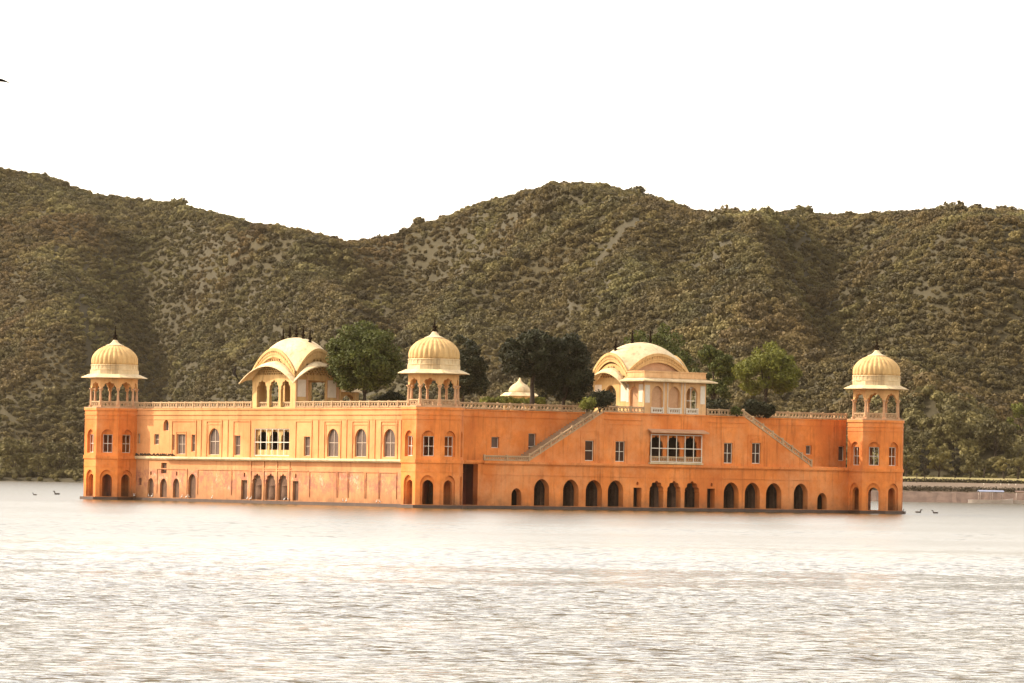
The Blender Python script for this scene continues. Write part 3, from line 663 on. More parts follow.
for u in (31.1, 38.55):
    pass
# ---- set-back upper wall of the road side
Fk = FB(5.2); hk = [rect(11.05, 12.1, 6.7, 7.92), rect(16.2, 17.3, 5.4, 8.4), rect(57.0, 57.95, 6.75, 7.8), rect(62.1, 63.0, 6.1, 7.8)]
Fk = FB(4.0)
hk = [rect(11.02, 12.1, 6.7, 7.9), rect(16.16, 17.27, 5.5, 8.38), rect(57.0, 57.88, 6.77, 7.8), rect(62.05, 63.0, 6.1, 7.8)]
m = MB(); m.add(*holed(rect(2.2, 24.4, 5.27, 10.9), hk[:2], .5, Fk)); wallK = m.build('set_back_wall', M['plaster'], palace)
m = MB(); m.add(*holed(rect(44.95, L - 1.0, 5.27, 10.9), hk[2:], .5, Fk)); m.build('set_back_wall', M['plaster'], palace)
for q in hk:
    a, b_, c, d = q[0][0], q[1][0], q[0][1], q[2][1]; put_window(wallK, Fk, (a + b_) / 2, c, .25, window_mesh(b_ - a, d - c, 1, 2 if d - c > 2 else 1, bar=.07), WM)
for (a, b_) in ((2.4, 24.4), (45, L - 1.05)): strips([(a, b_, 10.1, 10.18, .08), (a, b_, 10.78, 10.9, .1)], Fk, 'cornice', M['plaster'], wallK)
# other two sides and the roof terrace
m = MB(); m.box((L - 1.6, 4.5, .34), (L - 1.0, L - 1.0, 10.9)); m.build('rear_wall', M['plaster'], palace); m = MB(); m.box((1.85, L - 1.6, .34), (L - 1.6, L - 1.0, 10.9)); m.build('rear_wall', M['plaster'], palace)
m = MB(); m.box((1.8, 4.5, 10.6), (L - 1.6, L - 1.6, 10.88)); m.build('roof_terrace', M['roof'], palace)
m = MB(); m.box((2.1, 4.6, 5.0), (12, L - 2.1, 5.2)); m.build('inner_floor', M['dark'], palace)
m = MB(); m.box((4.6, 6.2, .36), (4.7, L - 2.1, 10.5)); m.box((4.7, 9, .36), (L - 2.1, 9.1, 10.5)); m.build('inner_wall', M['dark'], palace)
# roof railings
for (a, b_, z0, z1, Fm, po, st) in ((36.95, 61.2, 10.95, 11.66, FA(1.35), 1.75, .5), (3.0, 28.05, 10.95, 11.66, FA(1.35), 1.75, .5), (3.0, 24.2, 10.95, 11.66, FB(4.05), 1.75, .5), (45.2, L - 1.0, 10.95, 11.66, FB(4.05), 1.75, .5),
        (24.5, 30.2, 10.95, 11.66, FB(1.1), 1.9, .5), (39.5, 44.85, 10.95, 11.66, FB(1.1), 1.8, .5), (7.8, 14.0, 5.27, 5.86, FB(1.0), 3.1, .3)):
    jali_panel(a, b_, z0, z1, Fm, post=po, step=st).build('roof_railing' if z0 > 9 else 'terrace_railing', M['jali'], palace)

# ---- curved-roof pavilions ------------------------------------------------
def bangla(par, x0, x1, y0, y1, zc, rise, cut, eave_c, eave_r, over, sides=(1, 1, 1, 1)):
    """vault with arched edges over a rectangle, arched bands and drooping arched eaves; sides: -x, -y, +x, +y"""
    cx, cy, hx, hy = (x0 + x1) / 2, (y0 + y1) / 2, (x1 - x0) / 2, (y1 - y0) / 2; N = 28
    zf = lambda u, v: zc + rise * ((1 - u * u) + (1 - v * v)) - cut * (1 - u * u) * (1 - v * v)
    m = MB(); v = []; f = []
    for j in range(N + 1):
        for i in range(N + 1):
            a = -1 + 2 * i / N; b_ = -1 + 2 * j / N; v.append((cx + a * hx, cy + b_ * hy, zf(a, b_)))
    for j in range(N):
        for i in range(N): k = j * (N + 1) + i; f.append((k, k + 1, k + N + 2, k + N + 1))
    m.add(v, f, 0, True); m.build('vault', M['cream_pale'], par)
    E = [((x0, y0), (x0, y1), (-1, 0)), ((x1, y0), (x0, y0), (0, -1)), ((x1, y1), (x1, y0), (1, 0)), ((x0, y1), (x1, y1), (0, 1))]
    bands = MB(); eaves = MB()
    for q, (p, r_, nr) in enumerate(E):
        n_ = 24
        def P(s, off, z): return (p[0] + (r_[0] - p[0]) * s + nr[0] * off, p[1] + (r_[1] - p[1]) * s + nr[1] * off, z)
        arc = lambda s: rise * (1 - (2 * s - 1) ** 2)
        for i in range(n_):
            s0, s1 = i / n_, (i + 1) / n_
            for (o0, o1, b0, b1) in ((0.0, .10, -.95, .06), (.10, .20, -.22, .10), (.10, .16, -.62, -.5)):
                z = [zc + arc(s0), zc + arc(s1)]
                vv = [P(s0, o0, z[0] + b0), P(s1, o0, z[1] + b0), P(s1, o0, z[1] + b1), P(s0, o0, z[0] + b1), P(s0, o1, z[0] + b0), P(s1, o1, z[1] + b0), P(s1, o1, z[1] + b1), P(s0, o1, z[0] + b1)]
                bands.add(vv, [(4, 5, 6, 7), (3, 2, 1, 0), (7, 6, 2, 3), (4, 0, 1, 5)])
            if i % 1 == 0:      # little brackets in the band
                sm_ = (s0 + s1) / 2; z = zc + arc(sm_); bands.bar(P(sm_, .13, z - .48), P(sm_, .13, z - .22), .09, .07)
        if not sides[q]: continue
        h = (hy if q % 2 == 0 else hx); ext = (h + over) / h
        for i in range(n_):
            ss = []
            for s in (i / n_, (i + 1) / n_):
                t = 2 * s - 1; zi = eave_c + .55 + eave_r * (1 - t * t); zo = eave_c + (eave_r + .05) * (1 - t * t)
                so = .5 + t * ext / 2
                ss.append((P(s, .02, zi), P(.5 + t * (1 + ext) / 4, over * .5, (zi + zo) / 2 + .12), P(so, over, zo)))
            (a0, a1, a2), (b0, b1, b2) = ss
            dn = lambda p_, d=.13: (p_[0], p_[1], p_[2] - d)
            eaves.add([a0, a1, a2, b0, b1, b2, dn(a0), dn(a1), dn(a2), dn(b0), dn(b1), dn(b2)],
                      [(0, 1, 4, 3), (1, 2, 5, 4), (2, 8, 11, 5), (6, 9, 10, 7), (7, 10, 11, 8)], 0, False)
    bands.build('roof_band', M['cream'], par); eaves.build('curved_eave', M['cream_pale'], par)
    return cx, cy, zf
def finials(par, pts):
    base = None
    for p in pts:
        if base is None:
            m = MB(); m.lathe([(.2, -.08), (.18, .12), (.09, .2), (.2, .32), (.24, .44), (.10, .56), (.15, .68), (.08, .85), (.05, 1.5)], 10); o = m.build('finial', M['iron'], par); base = o
        else: o = base.copy(); col.objects.link(o)
        o.location = p
def tymp(s0, s1, z0, z1, inset=.0, n=16):
    c = (s0 + s1) / 2; h = (s1 - s0) / 2
    return [(s0, z0), (s1, z0)] + [(c + h * (1 - 2 * k / n), z0 + .06 + (z1 - z0 - .06) * (1 - (1 - 2 * k / n) ** 2)) for k in range(n + 1)]
def lattice(s0, s1, z0, z1):
    hs = []; c = (s0 + s1) / 2; h = (s1 - s0) / 2; k = 0
    z = z0 + .16
    while z < z1 - .25:
        wmax = h * math.sqrt(max(0, 1 - (z + .26 - z0) / (z1 - z0))) - .3; x = -int(wmax / .46) * .46 + (k % 2) * .23
        while x <= wmax - .1: hs.append([(c + x - .205, z + .16), (c + x, z), (c + x + .205, z + .16), (c + x, z + .32)]); x += .46
        z += .26; k += 1
    return hs

# left pavilion
pv = empty('roof_pavilion', parent=palace); pv['label'] = 'sunlit pavilion on the left front with lattice gables'
x0, x1, y0, y1 = 1.36, 7.36, 28.15, 36.85
m = MB()
hl = [cusped(a, b_, 11.0, 14.08, 5) for a, b_ in ((33.87, 35.95), (31.55, 33.4), (29.2, 31.1))]
m.add(*holed(rect(y0, y1, 10.9, 14.5), hl, .32, FA(x0)))
Fs = FB(y0); hs = [rect(3.05, 5.65, 11.0, 14.1)]
m.add(*holed(rect(x0 + .33, x1, 10.9, 14.5), hs, .3, Fs)); m.add(*holed(rect(x0 + .33, x1, 10.9, 14.5), hs, .3, FB(y1 - .3)))
m.add(*holed(rect(y0, y1, 10.9, 14.5), [rect(31, 34, 11, 14)], .3, FA(x1 + .003)))
m.build('wall', M['cream'], pv)
m = MB(); m.add(*holed(tymp(y0, y1, 14.5, 16.9), lattice(y0, y1, 14.5, 16.75), .15, FA(x0 + .05)))
m.add(*holed(tymp(x0 + .2, x1, 14.5, 16.9), lattice(x0, x1, 14.5, 16.7), .15, FB(y0 + .05)))
m.add(*holed(tymp(x0 + .2, x1, 14.5, 16.9), [], .15, FB(y1 - .2))); m.add(*holed(tymp(y0, y1, 14.5, 16.9), [], .15, FA(x1 - .05)))
m.build('lattice_gable', M['cream'], pv)
m = MB(); m.box((x0 + .6, y0 + .6, 14.6), (x1 - .6, y1 - .6, 14.7)); m.build('ceiling', M['cream'], pv)
for (a, b_) in ((1.62, 2.75), (5.75, 6.95)): strips([(a, b_, 12.2, 14.15, .035)], Fs, 'white_panel', M['white'], pv)
for (a, b_) in ((1.40, 1.55), (2.85, 3.02), (5.68, 5.73), (7.05, 7.3)): strips([(a, b_, 11.0, 14.5, .08)], Fs, 'pilaster', M['pink'], pv)
m = MB(); m.box((3.3, y0 + 1.6, 11), (3.9, y0 + 2.0, 13.3)); m.build('white_pillar', M['white'], pv)
m = jali_panel(29.2, 36.0, 11.0, 11.62, FA(x0 + .35), post=2.2, step=.4); m.build('pavilion_railing', M['jali'], pv)
cx, cy, zf = bangla(pv, x0, x1, y0, y1, 15.0, 2.65, 1.25, 13.75, 1.95, 1.15)
finials(pv, [(cx, cy + v * (y1 - y0) / 2, zf(0, v)) for v in (-.62, -.31, 0, .31, .62)])

# right pavilion
pr_ = empty('roof_pavilion', parent=palace); pr_['label'] = 'pavilion over the road front with a flat eaved porch'
x0, x1, y0, y1 = 30.5, 39.25, 4.4, 10.55
m = MB()
He = [arch(6.45, 8.55, 10.95, 14.15)]
m.add(*holed(rect(y0, y1, 10.9, 14.8), He, .3, FA(x0))); m.add(*holed(rect(y0, y1, 10.9, 14.8), He, .3, FA(x1 - .3)))
m.add(*holed(rect(x0 + .3, x1 - .3, 10.9, 14.8), [rect(33, 37, 11, 14)], .3, FB(y1 - .3)))
m.build('wall', M['cream'], pr_)
m = MB(); m.add(*holed(tymp(y0, y1, 14.8, 16.6), lattice(y0, y1, 14.8, 16.5), .15, FA(x0 + .05)))
m.build('lattice_gable', M['cream'], pr_)
m = MB(); m.add(*holed(tymp(x0, x1, 14.8, 17.5), [], .15, FB(y0 + .25))); m.add(*holed(tymp(x0, x1, 14.8, 17.3), [], .15, FB(y1 - .3))); m.build('gable_wall', M['pink'], pr_)
for (a, b_) in ((9.1, 10.35), (4.65, 5.6)): strips([(a, b_, 12.3, 14.2, .03)], FA(x0), 'white_panel', M['white'], pr_)
cx, cy, zf = bangla(pr_, x0, x1, y0, y1, 15.75, 2.0, .6, 13.5, 2.1, 1.15, (1, 0, 1, 1))
finials(pr_, [(cx + v * (x1 - x0) / 2, cy, zf(v, 0)) for v in (-.85, -.3, .3)])
# flat-roofed porch
por = MB(); Fp = FB(1.12)
hp = [arch(31.34, 32.97, 11.0, 14.07), arch(33.83, 35.47, 11.0, 14.06), arch(36.43, 38.02, 11.0, 14.1)]
por.add(*holed(rect(30.25, 39.3, 10.9, 14.5), hp, .35, Fp))
por.add(*holed(rect(1.47, 4.35, 10.9, 14.5), [arch(2.2, 3.7, 11.0, 14.0)], .3, FA(30.25)))
por.add(*holed(rect(1.47, 4.35, 10.9, 14.5), [arch(2.2, 3.7, 11.0, 14.0)], .3, FA(39.0)))
por.build('porch_wall', M['porch'], pr_)
m = MB(); m.add([Fp @ Vector(p) for p in ((31.0, 11, -.3), (35.9, 11, -.3), (35.9, 14.3, -.3), (31.0, 14.3, -.3))], [(0, 1, 2, 3)]); m.add([(30.5, 2.0, 11), (30.5, 4.0, 11), (30.5, 4.0, 14.3), (30.5, 2.0, 14.3)], [(0, 1, 2, 3)]); m.build('arch_infill', M['pink'], pr_)
strips([(30.38, 31.05, 12.15, 14.15, .04), (38.45, 39.12, 12.15, 14.2, .04), (33.05, 33.14, 11.0, 14.45, .06), (33.6, 33.7, 11, 14.45, .06), (35.65, 35.75, 11, 14.45, .06), (36.1, 36.2, 11, 14.45, .06)], Fp, 'white_panel', M['white'], pr_)
strips([(1.35, 2.05, 12.2, 14.2, .035), (3.85, 4.3, 12.2, 14.2, .035)], FA(30.25), 'white_panel', M['white'], pr_)
m = MB()
for a, b_ in ((31.3, 33.0), (33.8, 35.5), (36.4, 38.05)): jali_panel(a, b_, 10.98, 11.62, FB(1.06), m=m, step=.33)
m.build('porch_railing', M['white'], pr_)
put_window(pr_, Fp, 37.22, 11.0, .2, window_mesh(1.6, 3.0, 2, 2, glass=False, bar=.08), WM, 'glazing_bars')
m = MB()
def slab(m, a, b_, z0, z1, ov, drop):
    (xa, ya), (xb, yb) = a, b_; i = [(xa, ya), (xb, ya), (xb, yb), (xa, yb)]; o = [(xa - ov, ya - ov), (xb + ov, ya - ov), (xb + ov, yb), (xa - ov, yb)]
    v = [(*p, z1) for p in i] + [(*p, z1 - drop) for p in o] + [(*p, z0) for p in i] + [(*p, z1 - drop - .12) for p in o]
    m.add(v, [(0, 1, 2, 3), (0, 4, 5, 1), (1, 5, 6, 2), (3, 7, 4, 0), (4, 12, 13, 5), (5, 13, 14, 6), (7, 15, 12, 4), (12, 8, 9, 13), (13, 9, 10, 14), (15, 11, 8, 12), (11, 10, 9, 8)])
slab(m, (30.25, 1.12), (39.3, 4.38), 14.5, 14.95, .95, .3); m.build('flat_eave', M['cream_pale'], pr_)
m = MB(); m.box((30.28, 1.15, 14.95), (39.27, 4.25, 15.62)); m.box((30.2, 1.07, 15.62), (39.35, 4.3, 15.74)); m.box((30.22, 1.09, 15.0), (39.33, 4.2, 15.1)); m.build('porch_parapet', M['porch'], pr_)

# small cream garden kiosk in the middle of the terrace and an arched one behind the left pavilion
def kiosk(wx, wy, z0, hcol, hw, dome_h, open_arch=False):
    k = empty('garden_kiosk', parent=palace); d = Vector((wx, wy, 0)) - M0; k.location = (d.dot(B2), d.dot(A2), z0); k.rotation_euler = (0, 0, -RZ + .3)
    m = MB()
    for i in range(4):
        a = i * math.pi / 2; nr = Vector((math.cos(a), math.sin(a), 0)); u = Vector((-nr.y, nr.x, 0))
        m.add(*holed(rect(-hw + .02 * (i % 2) * 10, hw - .02 * (i % 2) * 10, 0, hcol), [arch(-hw + .35, hw - .35, .02, hcol - .25)], .2, frame(nr * hw, u, nr)))
    m.build('arcade', M['cream'], k)
    m = MB(); v = [(sx * (hw + .38), sy * (hw + .38), hcol + .02) for sx, sy in ((-1, -1), (1, -1), (1, 1), (-1, 1))] + [(sx * hw * .92, sy * hw * .92, hcol + .45) for sx, sy in ((-1, -1), (1, -1), (1, 1), (-1, 1))]
    m.add(v, [(3, 2, 1, 0), (4, 5, 6, 7), (0, 1, 5, 4), (1, 2, 6, 5), (2, 3, 7, 6), (3, 0, 4, 7)]); m.build('eave', M['cream_pale'], k)
    if dome_h:
        m = MB(); r = hw * .85; z = hcol + .45
        m.lathe([(r, z - .05), (r * 1.02, z + dome_h * .12), (r * .92, z + dome_h * .32), (r * .68, z + dome_h * .5), (r * .36, z + dome_h * .64), (r * .16, z + dome_h * .78), (.05, z + dome_h)], 24); m.build('dome', M['cream_pale'], k)
    return k
kiosk(1.0, 532, 10.9, 2.2, 1.5, 1.75)
kiosk(-18.9, 516, 10.9, 2.0, 1.15, 0)

# =================================================================== TREES
def leaf_mesh(name, q, mt):
    me = bpy.data.meshes.new(name); n = len(q) // 4
    me.vertices.add(len(q)); me.vertices.foreach_set('co', q.astype(np.float32).ravel()); me.loops.add(len(q)); me.loops.foreach_set('vertex_index', np.arange(len(q), dtype=np.int32))
    me.polygons.add(n); me.polygons.foreach_set('loop_start', np.arange(n, dtype=np.int32) * 4); me.update(calc_edges=True); me.materials.append(mt); return me
def tree(name, loc, h, wd, trunk_h, seed, leaf, nleaf, lsize, label, cat='tree', group=None, nclump=26, trunks=1, trunk_r=.22, dome=.62, low=0.0, depth=None):
    r = random.Random(seed); root = empty(name, loc); tag(root, label, cat, group)
    depth = depth or wd; ch = h - trunk_h; cl = []
    for i in range(nclump):
        for _ in range(60):
            a = r.uniform(0, 6.283); rr = r.random() ** .38; zz = r.random()
            prof = math.sqrt(max(0.02, 1 - ((zz - .35) / (.66 if zz > .35 else .55)) ** 2))
            if rr < prof: break
        cr = r.uniform(.07, .15) * min(wd, ch * 1.3)
        cl.append((math.cos(a) * rr * (wd / 2 - cr * .8), math.sin(a) * rr * (depth / 2 - cr * .8), trunk_h + cr * .6 + zz * (ch - cr * 1.5), cr))
    xr = max(abs(c[0]) + c[3] for c in cl); yr = max(abs(c[1]) + c[3] for c in cl); zt = max(c[2] + c[3] * .82 for c in cl); zb = min(c[2] - c[3] * .82 for c in cl)
    cl = [(c[0] * wd / 2 / xr, c[1] * depth / 2 / yr, trunk_h + (c[2] - zb) * ch / (zt - zb), c[3]) for c in cl]
    tm = MB()
    for k in range(trunks):
        off = (k - (trunks - 1) / 2) * wd * .09
        base = Vector((off, 0, -.05)); fork = Vector((off * 1.6 + r.uniform(-.2, .2), r.uniform(-.2, .2), trunk_h * r.uniform(.75, 1.0)))
        mid = base.lerp(fork, .5) + Vector((r.uniform(-.12, .12), r.uniform(-.12, .12), 0))
        tm.tube([base, mid, fork, fork + Vector((off * .3, 0, ch * .35))], [trunk_r * 1.25, trunk_r, trunk_r * .85, trunk_r * .35], 9)
        for c in sorted(cl, key=lambda q: abs(q[0] - off))[k::2][:7]:
            e = Vector(c[:3]); tm.tube([fork - Vector((0, 0, .1)), fork.lerp(e, .5) + Vector((0, 0, -.15 * ch * .3)), e], [trunk_r * .5, trunk_r * .3, trunk_r * .1], 6)
    tm.build('trunk', M['bark'], root)
    o = bpy.data.objects.new('crown', leaf_mesh('crown', leaf_cloud(cl, nleaf, lsize, seed), leaf)); col.objects.link(o); o.parent = root
    return root
def at(px, dist): return ((px - 512) / FPX * dist)
G = 'trees on the palace terrace'
TZ = 10.88
tree('terrace_tree', (at(364, 509), 509, TZ), 10.2, 9.4, 2.0, 1, M['leaf_mid'], 30000, .17, 'large round green tree on the terrace right of the sunlit pavilion', group=G, nclump=95, trunk_r=.3)
tree('terrace_tree', (at(464, 540), 540, TZ), 9.6, 6.6, 2.0, 2, M['leaf_dark'], 15000, .17, 'dark tree half hidden behind the nearest corner dome', group=G, nclump=60)
tree('terrace_tree', (at(533, 500), 500, TZ), 9.2, 7.8, 3.6, 3, M['leaf_dark'], 22000, .16, 'very dark spreading tree left of a pair behind the front parapet', group=G, nclump=75, trunk_r=.26)
tree('terrace_tree', (at(566, 503), 503, TZ), 9.0, 7.4, 1.0, 4, M['leaf_dark'], 22000, .16, 'very dark tree right of a pair, low crown beside the right pavilion', group=G, nclump=75, trunk_r=.22)
tree('terrace_tree', (at(656, 545), 545, TZ), 11.6, 10.4, 2.5, 5, M['leaf_mid'], 20000, .17, 'green tree crown showing above the right pavilion vault', group=G, nclump=80)
tree('terrace_tree', (at(715, 535), 535, TZ), 8.9, 5.8, 2.2, 6, M['leaf_mid'], 9500, .15, 'loose green tree just right of the pavilion porch', group=G, nclump=38)
tree('terrace_tree', (at(768, 520), 520, TZ), 8.9, 8.2, 2.6, 7, M['leaf_light'], 15000, .15, 'yellowish green fan shaped tree standing furthest right on the terrace', group=G, nclump=60)
G = 'bushes on the palace terrace'
def bush(px, dist, wd, h, seed, leaf, n, label): 
    r = random.Random(seed); root = empty('terrace_bush', (at(px, dist), dist, TZ)); tag(root, label, 'bush', G)
    cl = [(r.uniform(-.5, .5) * wd * .6, r.uniform(-.5, .5) * wd * .6, h * r.uniform(.3, .65), h * r.uniform(.3, .42)) for _ in range(9)]
    o = bpy.data.objects.new('foliage', leaf_mesh('foliage', leaf_cloud(cl, n, .15, seed), leaf)); col.objects.link(o); o.parent = root
    m = MB()
    for k in range(4): m.tube([(r.uniform(-.1, .1), r.uniform(-.1, .1), -.03), cl[k][:3]], [.06, .02], 5)
    m.build('stem', M['bark'], root)
bush(761, 517, 4.4, 2.3, 31, M['leaf_dark'], 3500, 'dark round bush under the yellowish green tree')
bush(717, 532, 3.2, 2.6, 32, M['leaf_dark'], 2500, 'dark bush under the loose tree beside the porch')
bush(391, 512, 4.0, 2.4, 33, M['leaf_dark'], 3000, 'dark bush between the large round tree and the nearest corner dome')
bush(601, 497, 3.4, 2.6, 34, M['leaf_dark'], 2800, 'dark bush against the left end of the right pavilion')
bush(588, 494, 1.3, 1.7, 35, M['leaf_light'], 700, 'bright yellow green shrub at the head of the left stair')
bush(738, 512, 1.6, 1.2, 36, M['leaf_mid'], 500, 'small sparse shrub behind the railing right of the porch')
m_ = []
for i in range(16): m_.append((i * .42 - 3.1, random.uniform(-.3, .3), random.uniform(.95, 1.3), random.uniform(.45, .6)))
hd = bpy.data.objects.new('terrace_hedge', leaf_mesh('terrace_hedge', leaf_cloud(m_, 3600, .12, 41), M['leaf_light'])); col.objects.link(hd)
hd.location = (at(513, 502), 502, TZ); tag(hd, 'low bright green hedge on the terrace behind the parapet', 'hedge')

# =================================================================== RIGHT BANK
def strip(name, prof, x0, x1, mt, n=60, rough=0.0, seed=1):
    xs = np.linspace(x0, x1, n); Yp = np.array([p[0] for p in prof]); Zp = np.array([p[1] for p in prof])
    X, _ = np.meshgrid(xs, Yp); r = np.random.default_rng(seed)
    return grid_mesh(name, X, np.repeat(Yp[:, None], n, 1) + r.normal(size=X.shape) * rough, np.repeat(Zp[:, None], n, 1) + r.normal(size=X.shape) * rough * .6, mt, False)
BX0, BX1 = 66, 420
strip('revetment_wall', [(939, -.8), (940, .1), (942.6, 2.05), (943.6, 2.15)], BX0, BX1, M['revet'], 400, .10)
rv_ = bpy.data.objects['revetment_wall']; tag(rv_, 'sloping rubble stone revetment along the right shore', 'wall')
def hedge_row(name, y, z0, z1, label, seed):
    r = np.random.default_rng(seed); cl = [(x, r.uniform(-.15, .15), (z1 - z0) * .5, (z1 - z0) * .62 * r.uniform(.9, 1.15)) for x in np.arange(0, 190, .75)]
    q = leaf_cloud(cl, 22000, .17, seed); o = bpy.data.objects.new(name, leaf_mesh(name, q, M['hedge'])); col.objects.link(o); o.location = (BX0, y, z0); tag(o, label, 'hedge')
hedge_row('bank_hedge', 944.6, 2.05, 3.4, 'lower dark clipped hedge along the top of the stone revetment', 51)
ph = strip('path', [(943.5, 2.13), (946, 3.2), (954, 4.15), (956, 4.2)], BX0, BX1, M['path'], 60); tag(ph, 'dusty path on the right bank', 'path', kind='structure')
hedge_row('bank_hedge', 955.6, 4.1, 4.95, 'upper dark clipped hedge below the dry lawn', 52)
lw_ = strip('lawn', [(955.8, 4.18), (957, 4.9), (975, 5.2), (1003, 5.5), (1030, 5.3)], BX0, BX1, M['grass'], 60); tag(lw_, 'dry yellow lawn on the right bank', 'lawn', kind='structure')
# white marker posts by the path
pm = None
for px in (986, 1003, 1011, 1018):
    if pm is None:
        m = MB(); m.lathe([(.09, -.1), (.09, .75), (.12, .78), (.12, .86), (.02, .95)], 8); pm = m.build('marker_post', M['white']); o = pm
    else: o = pm.copy(); col.objects.link(o)
    o.location = (at(px, 950), 950, 3.2); tag(o, 'small pale post beside the path on the right bank', 'post', 'pale posts beside the path')
m = MB(); m.tube([(0, 0, -.1), (0, 0, 2.2)], [.10, .08], 8); m.box((-.22, -.1, 2.1), (.22, .1, 2.5)); o = m.build('lamp_post', M['bark']); o.location = (at(919, 953), 953, 3.5)
tag(o, 'short dark post on the right bank close to the tower', 'post')

# trees of the right bank: four kinds, copied
def kinds(name, leaf, h, wd, th, seed, nleaf, ls, ncl=18):
    return tree(name, (0, 0, 0), h, wd, th, seed, leaf, nleaf, ls, 'x', nclump=ncl, trunk_r=.2)
RT = [  # px, dist, kind, scale, label
    (927, 972, 'c', 1.0, 'dark narrow tree with a leaning top nearest the right tower'),
    (957, 975, 'c', .92, 'dark narrow tree on the lawn, second from the right tower'),
    (909, 988, 'r', 1.0, 'pale bushy tree touching the right tower edge'),
    (941, 994, 'r', 1.15, 'rounded pale tree between the two dark narrow trees'),
    (972, 986, 'r', .85, 'low pale tree just right of the second dark narrow tree'),
    (986, 990, 's', .9, 'small tree with a bare stem behind the covered boat'),
    (1006, 980, 's', 1.0, 'small rounded tree with a dark crown left of the frame edge'),
    (1020, 978, 's', 1.1, 'small dark crowned tree at the right frame edge'),
    (997, 1003, 'w', 1.0, 'wide spreading pale tree standing behind the small lawn trees'),
    (955, 1008, 'w', .95, 'wide tree rising behind the dark narrow pair'),
    (919, 1003, 'w', .9, 'tall olive tree rising behind the narrow tree by the tower'),
    (1024, 1034, 'l', 1.0, 'bright yellow green tree high at the right frame edge'),
]
src = {'c': kinds('shore_tree', M['cypress'], 7.2, 2.6, .5, 61, 6000, .22, 34), 'r': kinds('shore_tree', M['shore_leaf'], 6.5, 6.2, 1.2, 62, 2600, .30),
       's': kinds('shore_tree', M['shore_leaf'], 4.6, 3.6, 1.7, 63, 1500, .24, 12), 'w': kinds('shore_tree', M['shore_leaf'], 9.5, 10, 2.0, 64, 4200, .36, 24), 'l': kinds('shore_tree', M['leaf_light'], 10.5, 8, 3, 65, 3600, .33, 20)}
used = set()
def place(px, d, k, s, label, group, z=None):
    o = src[k] if k not in used else copy_tree(src[k]); used.add(k)
    x = at(px, d); zl = float(np.interp(d, [957, 975, 1003, 1030], [4.9, 5.2, 5.5, 5.3])) - .05 if px > 800 else -9
    o.location = (x, d, max(zl, float(hill_z(np.array([x]), np.array([float(d)]))[0]) - .1) if z is None else z); o.scale = (s, s, s); o.rotation_euler = (0, 0, random.uniform(0, 6.28)); tag(o, label, 'tree', group)
for (px, d, k, s, lab) in RT: place(px, d, k, s, lab, 'trees on the right bank')
# mass of woodland behind them and along the left shore
def wood(name, xr, f_y0, depth, spc, smin, smax, label, seed):
    r = np.random.default_rng(seed); X, Yy = np.meshgrid(np.arange(xr[0], xr[1], spc), np.arange(0, depth, spc)); X = (X + r.uniform(-.5, .5, X.shape) * spc).ravel(); Yy = (Yy + r.uniform(-.4, .4, Yy.shape) * spc).ravel()
    Yw = f_y0(X) + Yy; S = np.minimum(r.uniform(smin, smax, X.shape), 1.3 + Yy / 6); P = np.stack([X, Yw, hill_z(X, Yw) + S * .55], 1)
    o = scatter(name, P, S, scrub_shapes(6, seed, 1.3), M['shore_leaf']); tag(o, label, 'wood', kind='stuff')
wood('bank_thicket', (55, 230), lambda x: shore(x) + 54, 46, 3.2, 1.3, 3.2, 'thicket of rounded trees behind the lawn on the right bank', 71)
wood('shore_thicket', (-330, -70), lambda x: shore(x) + 2, 60, 3.6, 2.2, 5.0, 'dense thicket at the water edge on the left shore', 72)
LT = [(18, 1412, 'w', 1.35, 'broad dark tree at the water edge on the far left'), (62, 1410, 'w', 1.25, 'broad tree at the water edge near the left tower'), (41, 1406, 'r', 1.2, 'low bushy tree on the left shore between two broad trees'), (78, 1407, 'r', 1.1, 'low bushy tree on the left shore beside the left tower')]
for (px, d, k, s, lab) in LT: place(px, d, k, s, lab, 'trees on the left shore')

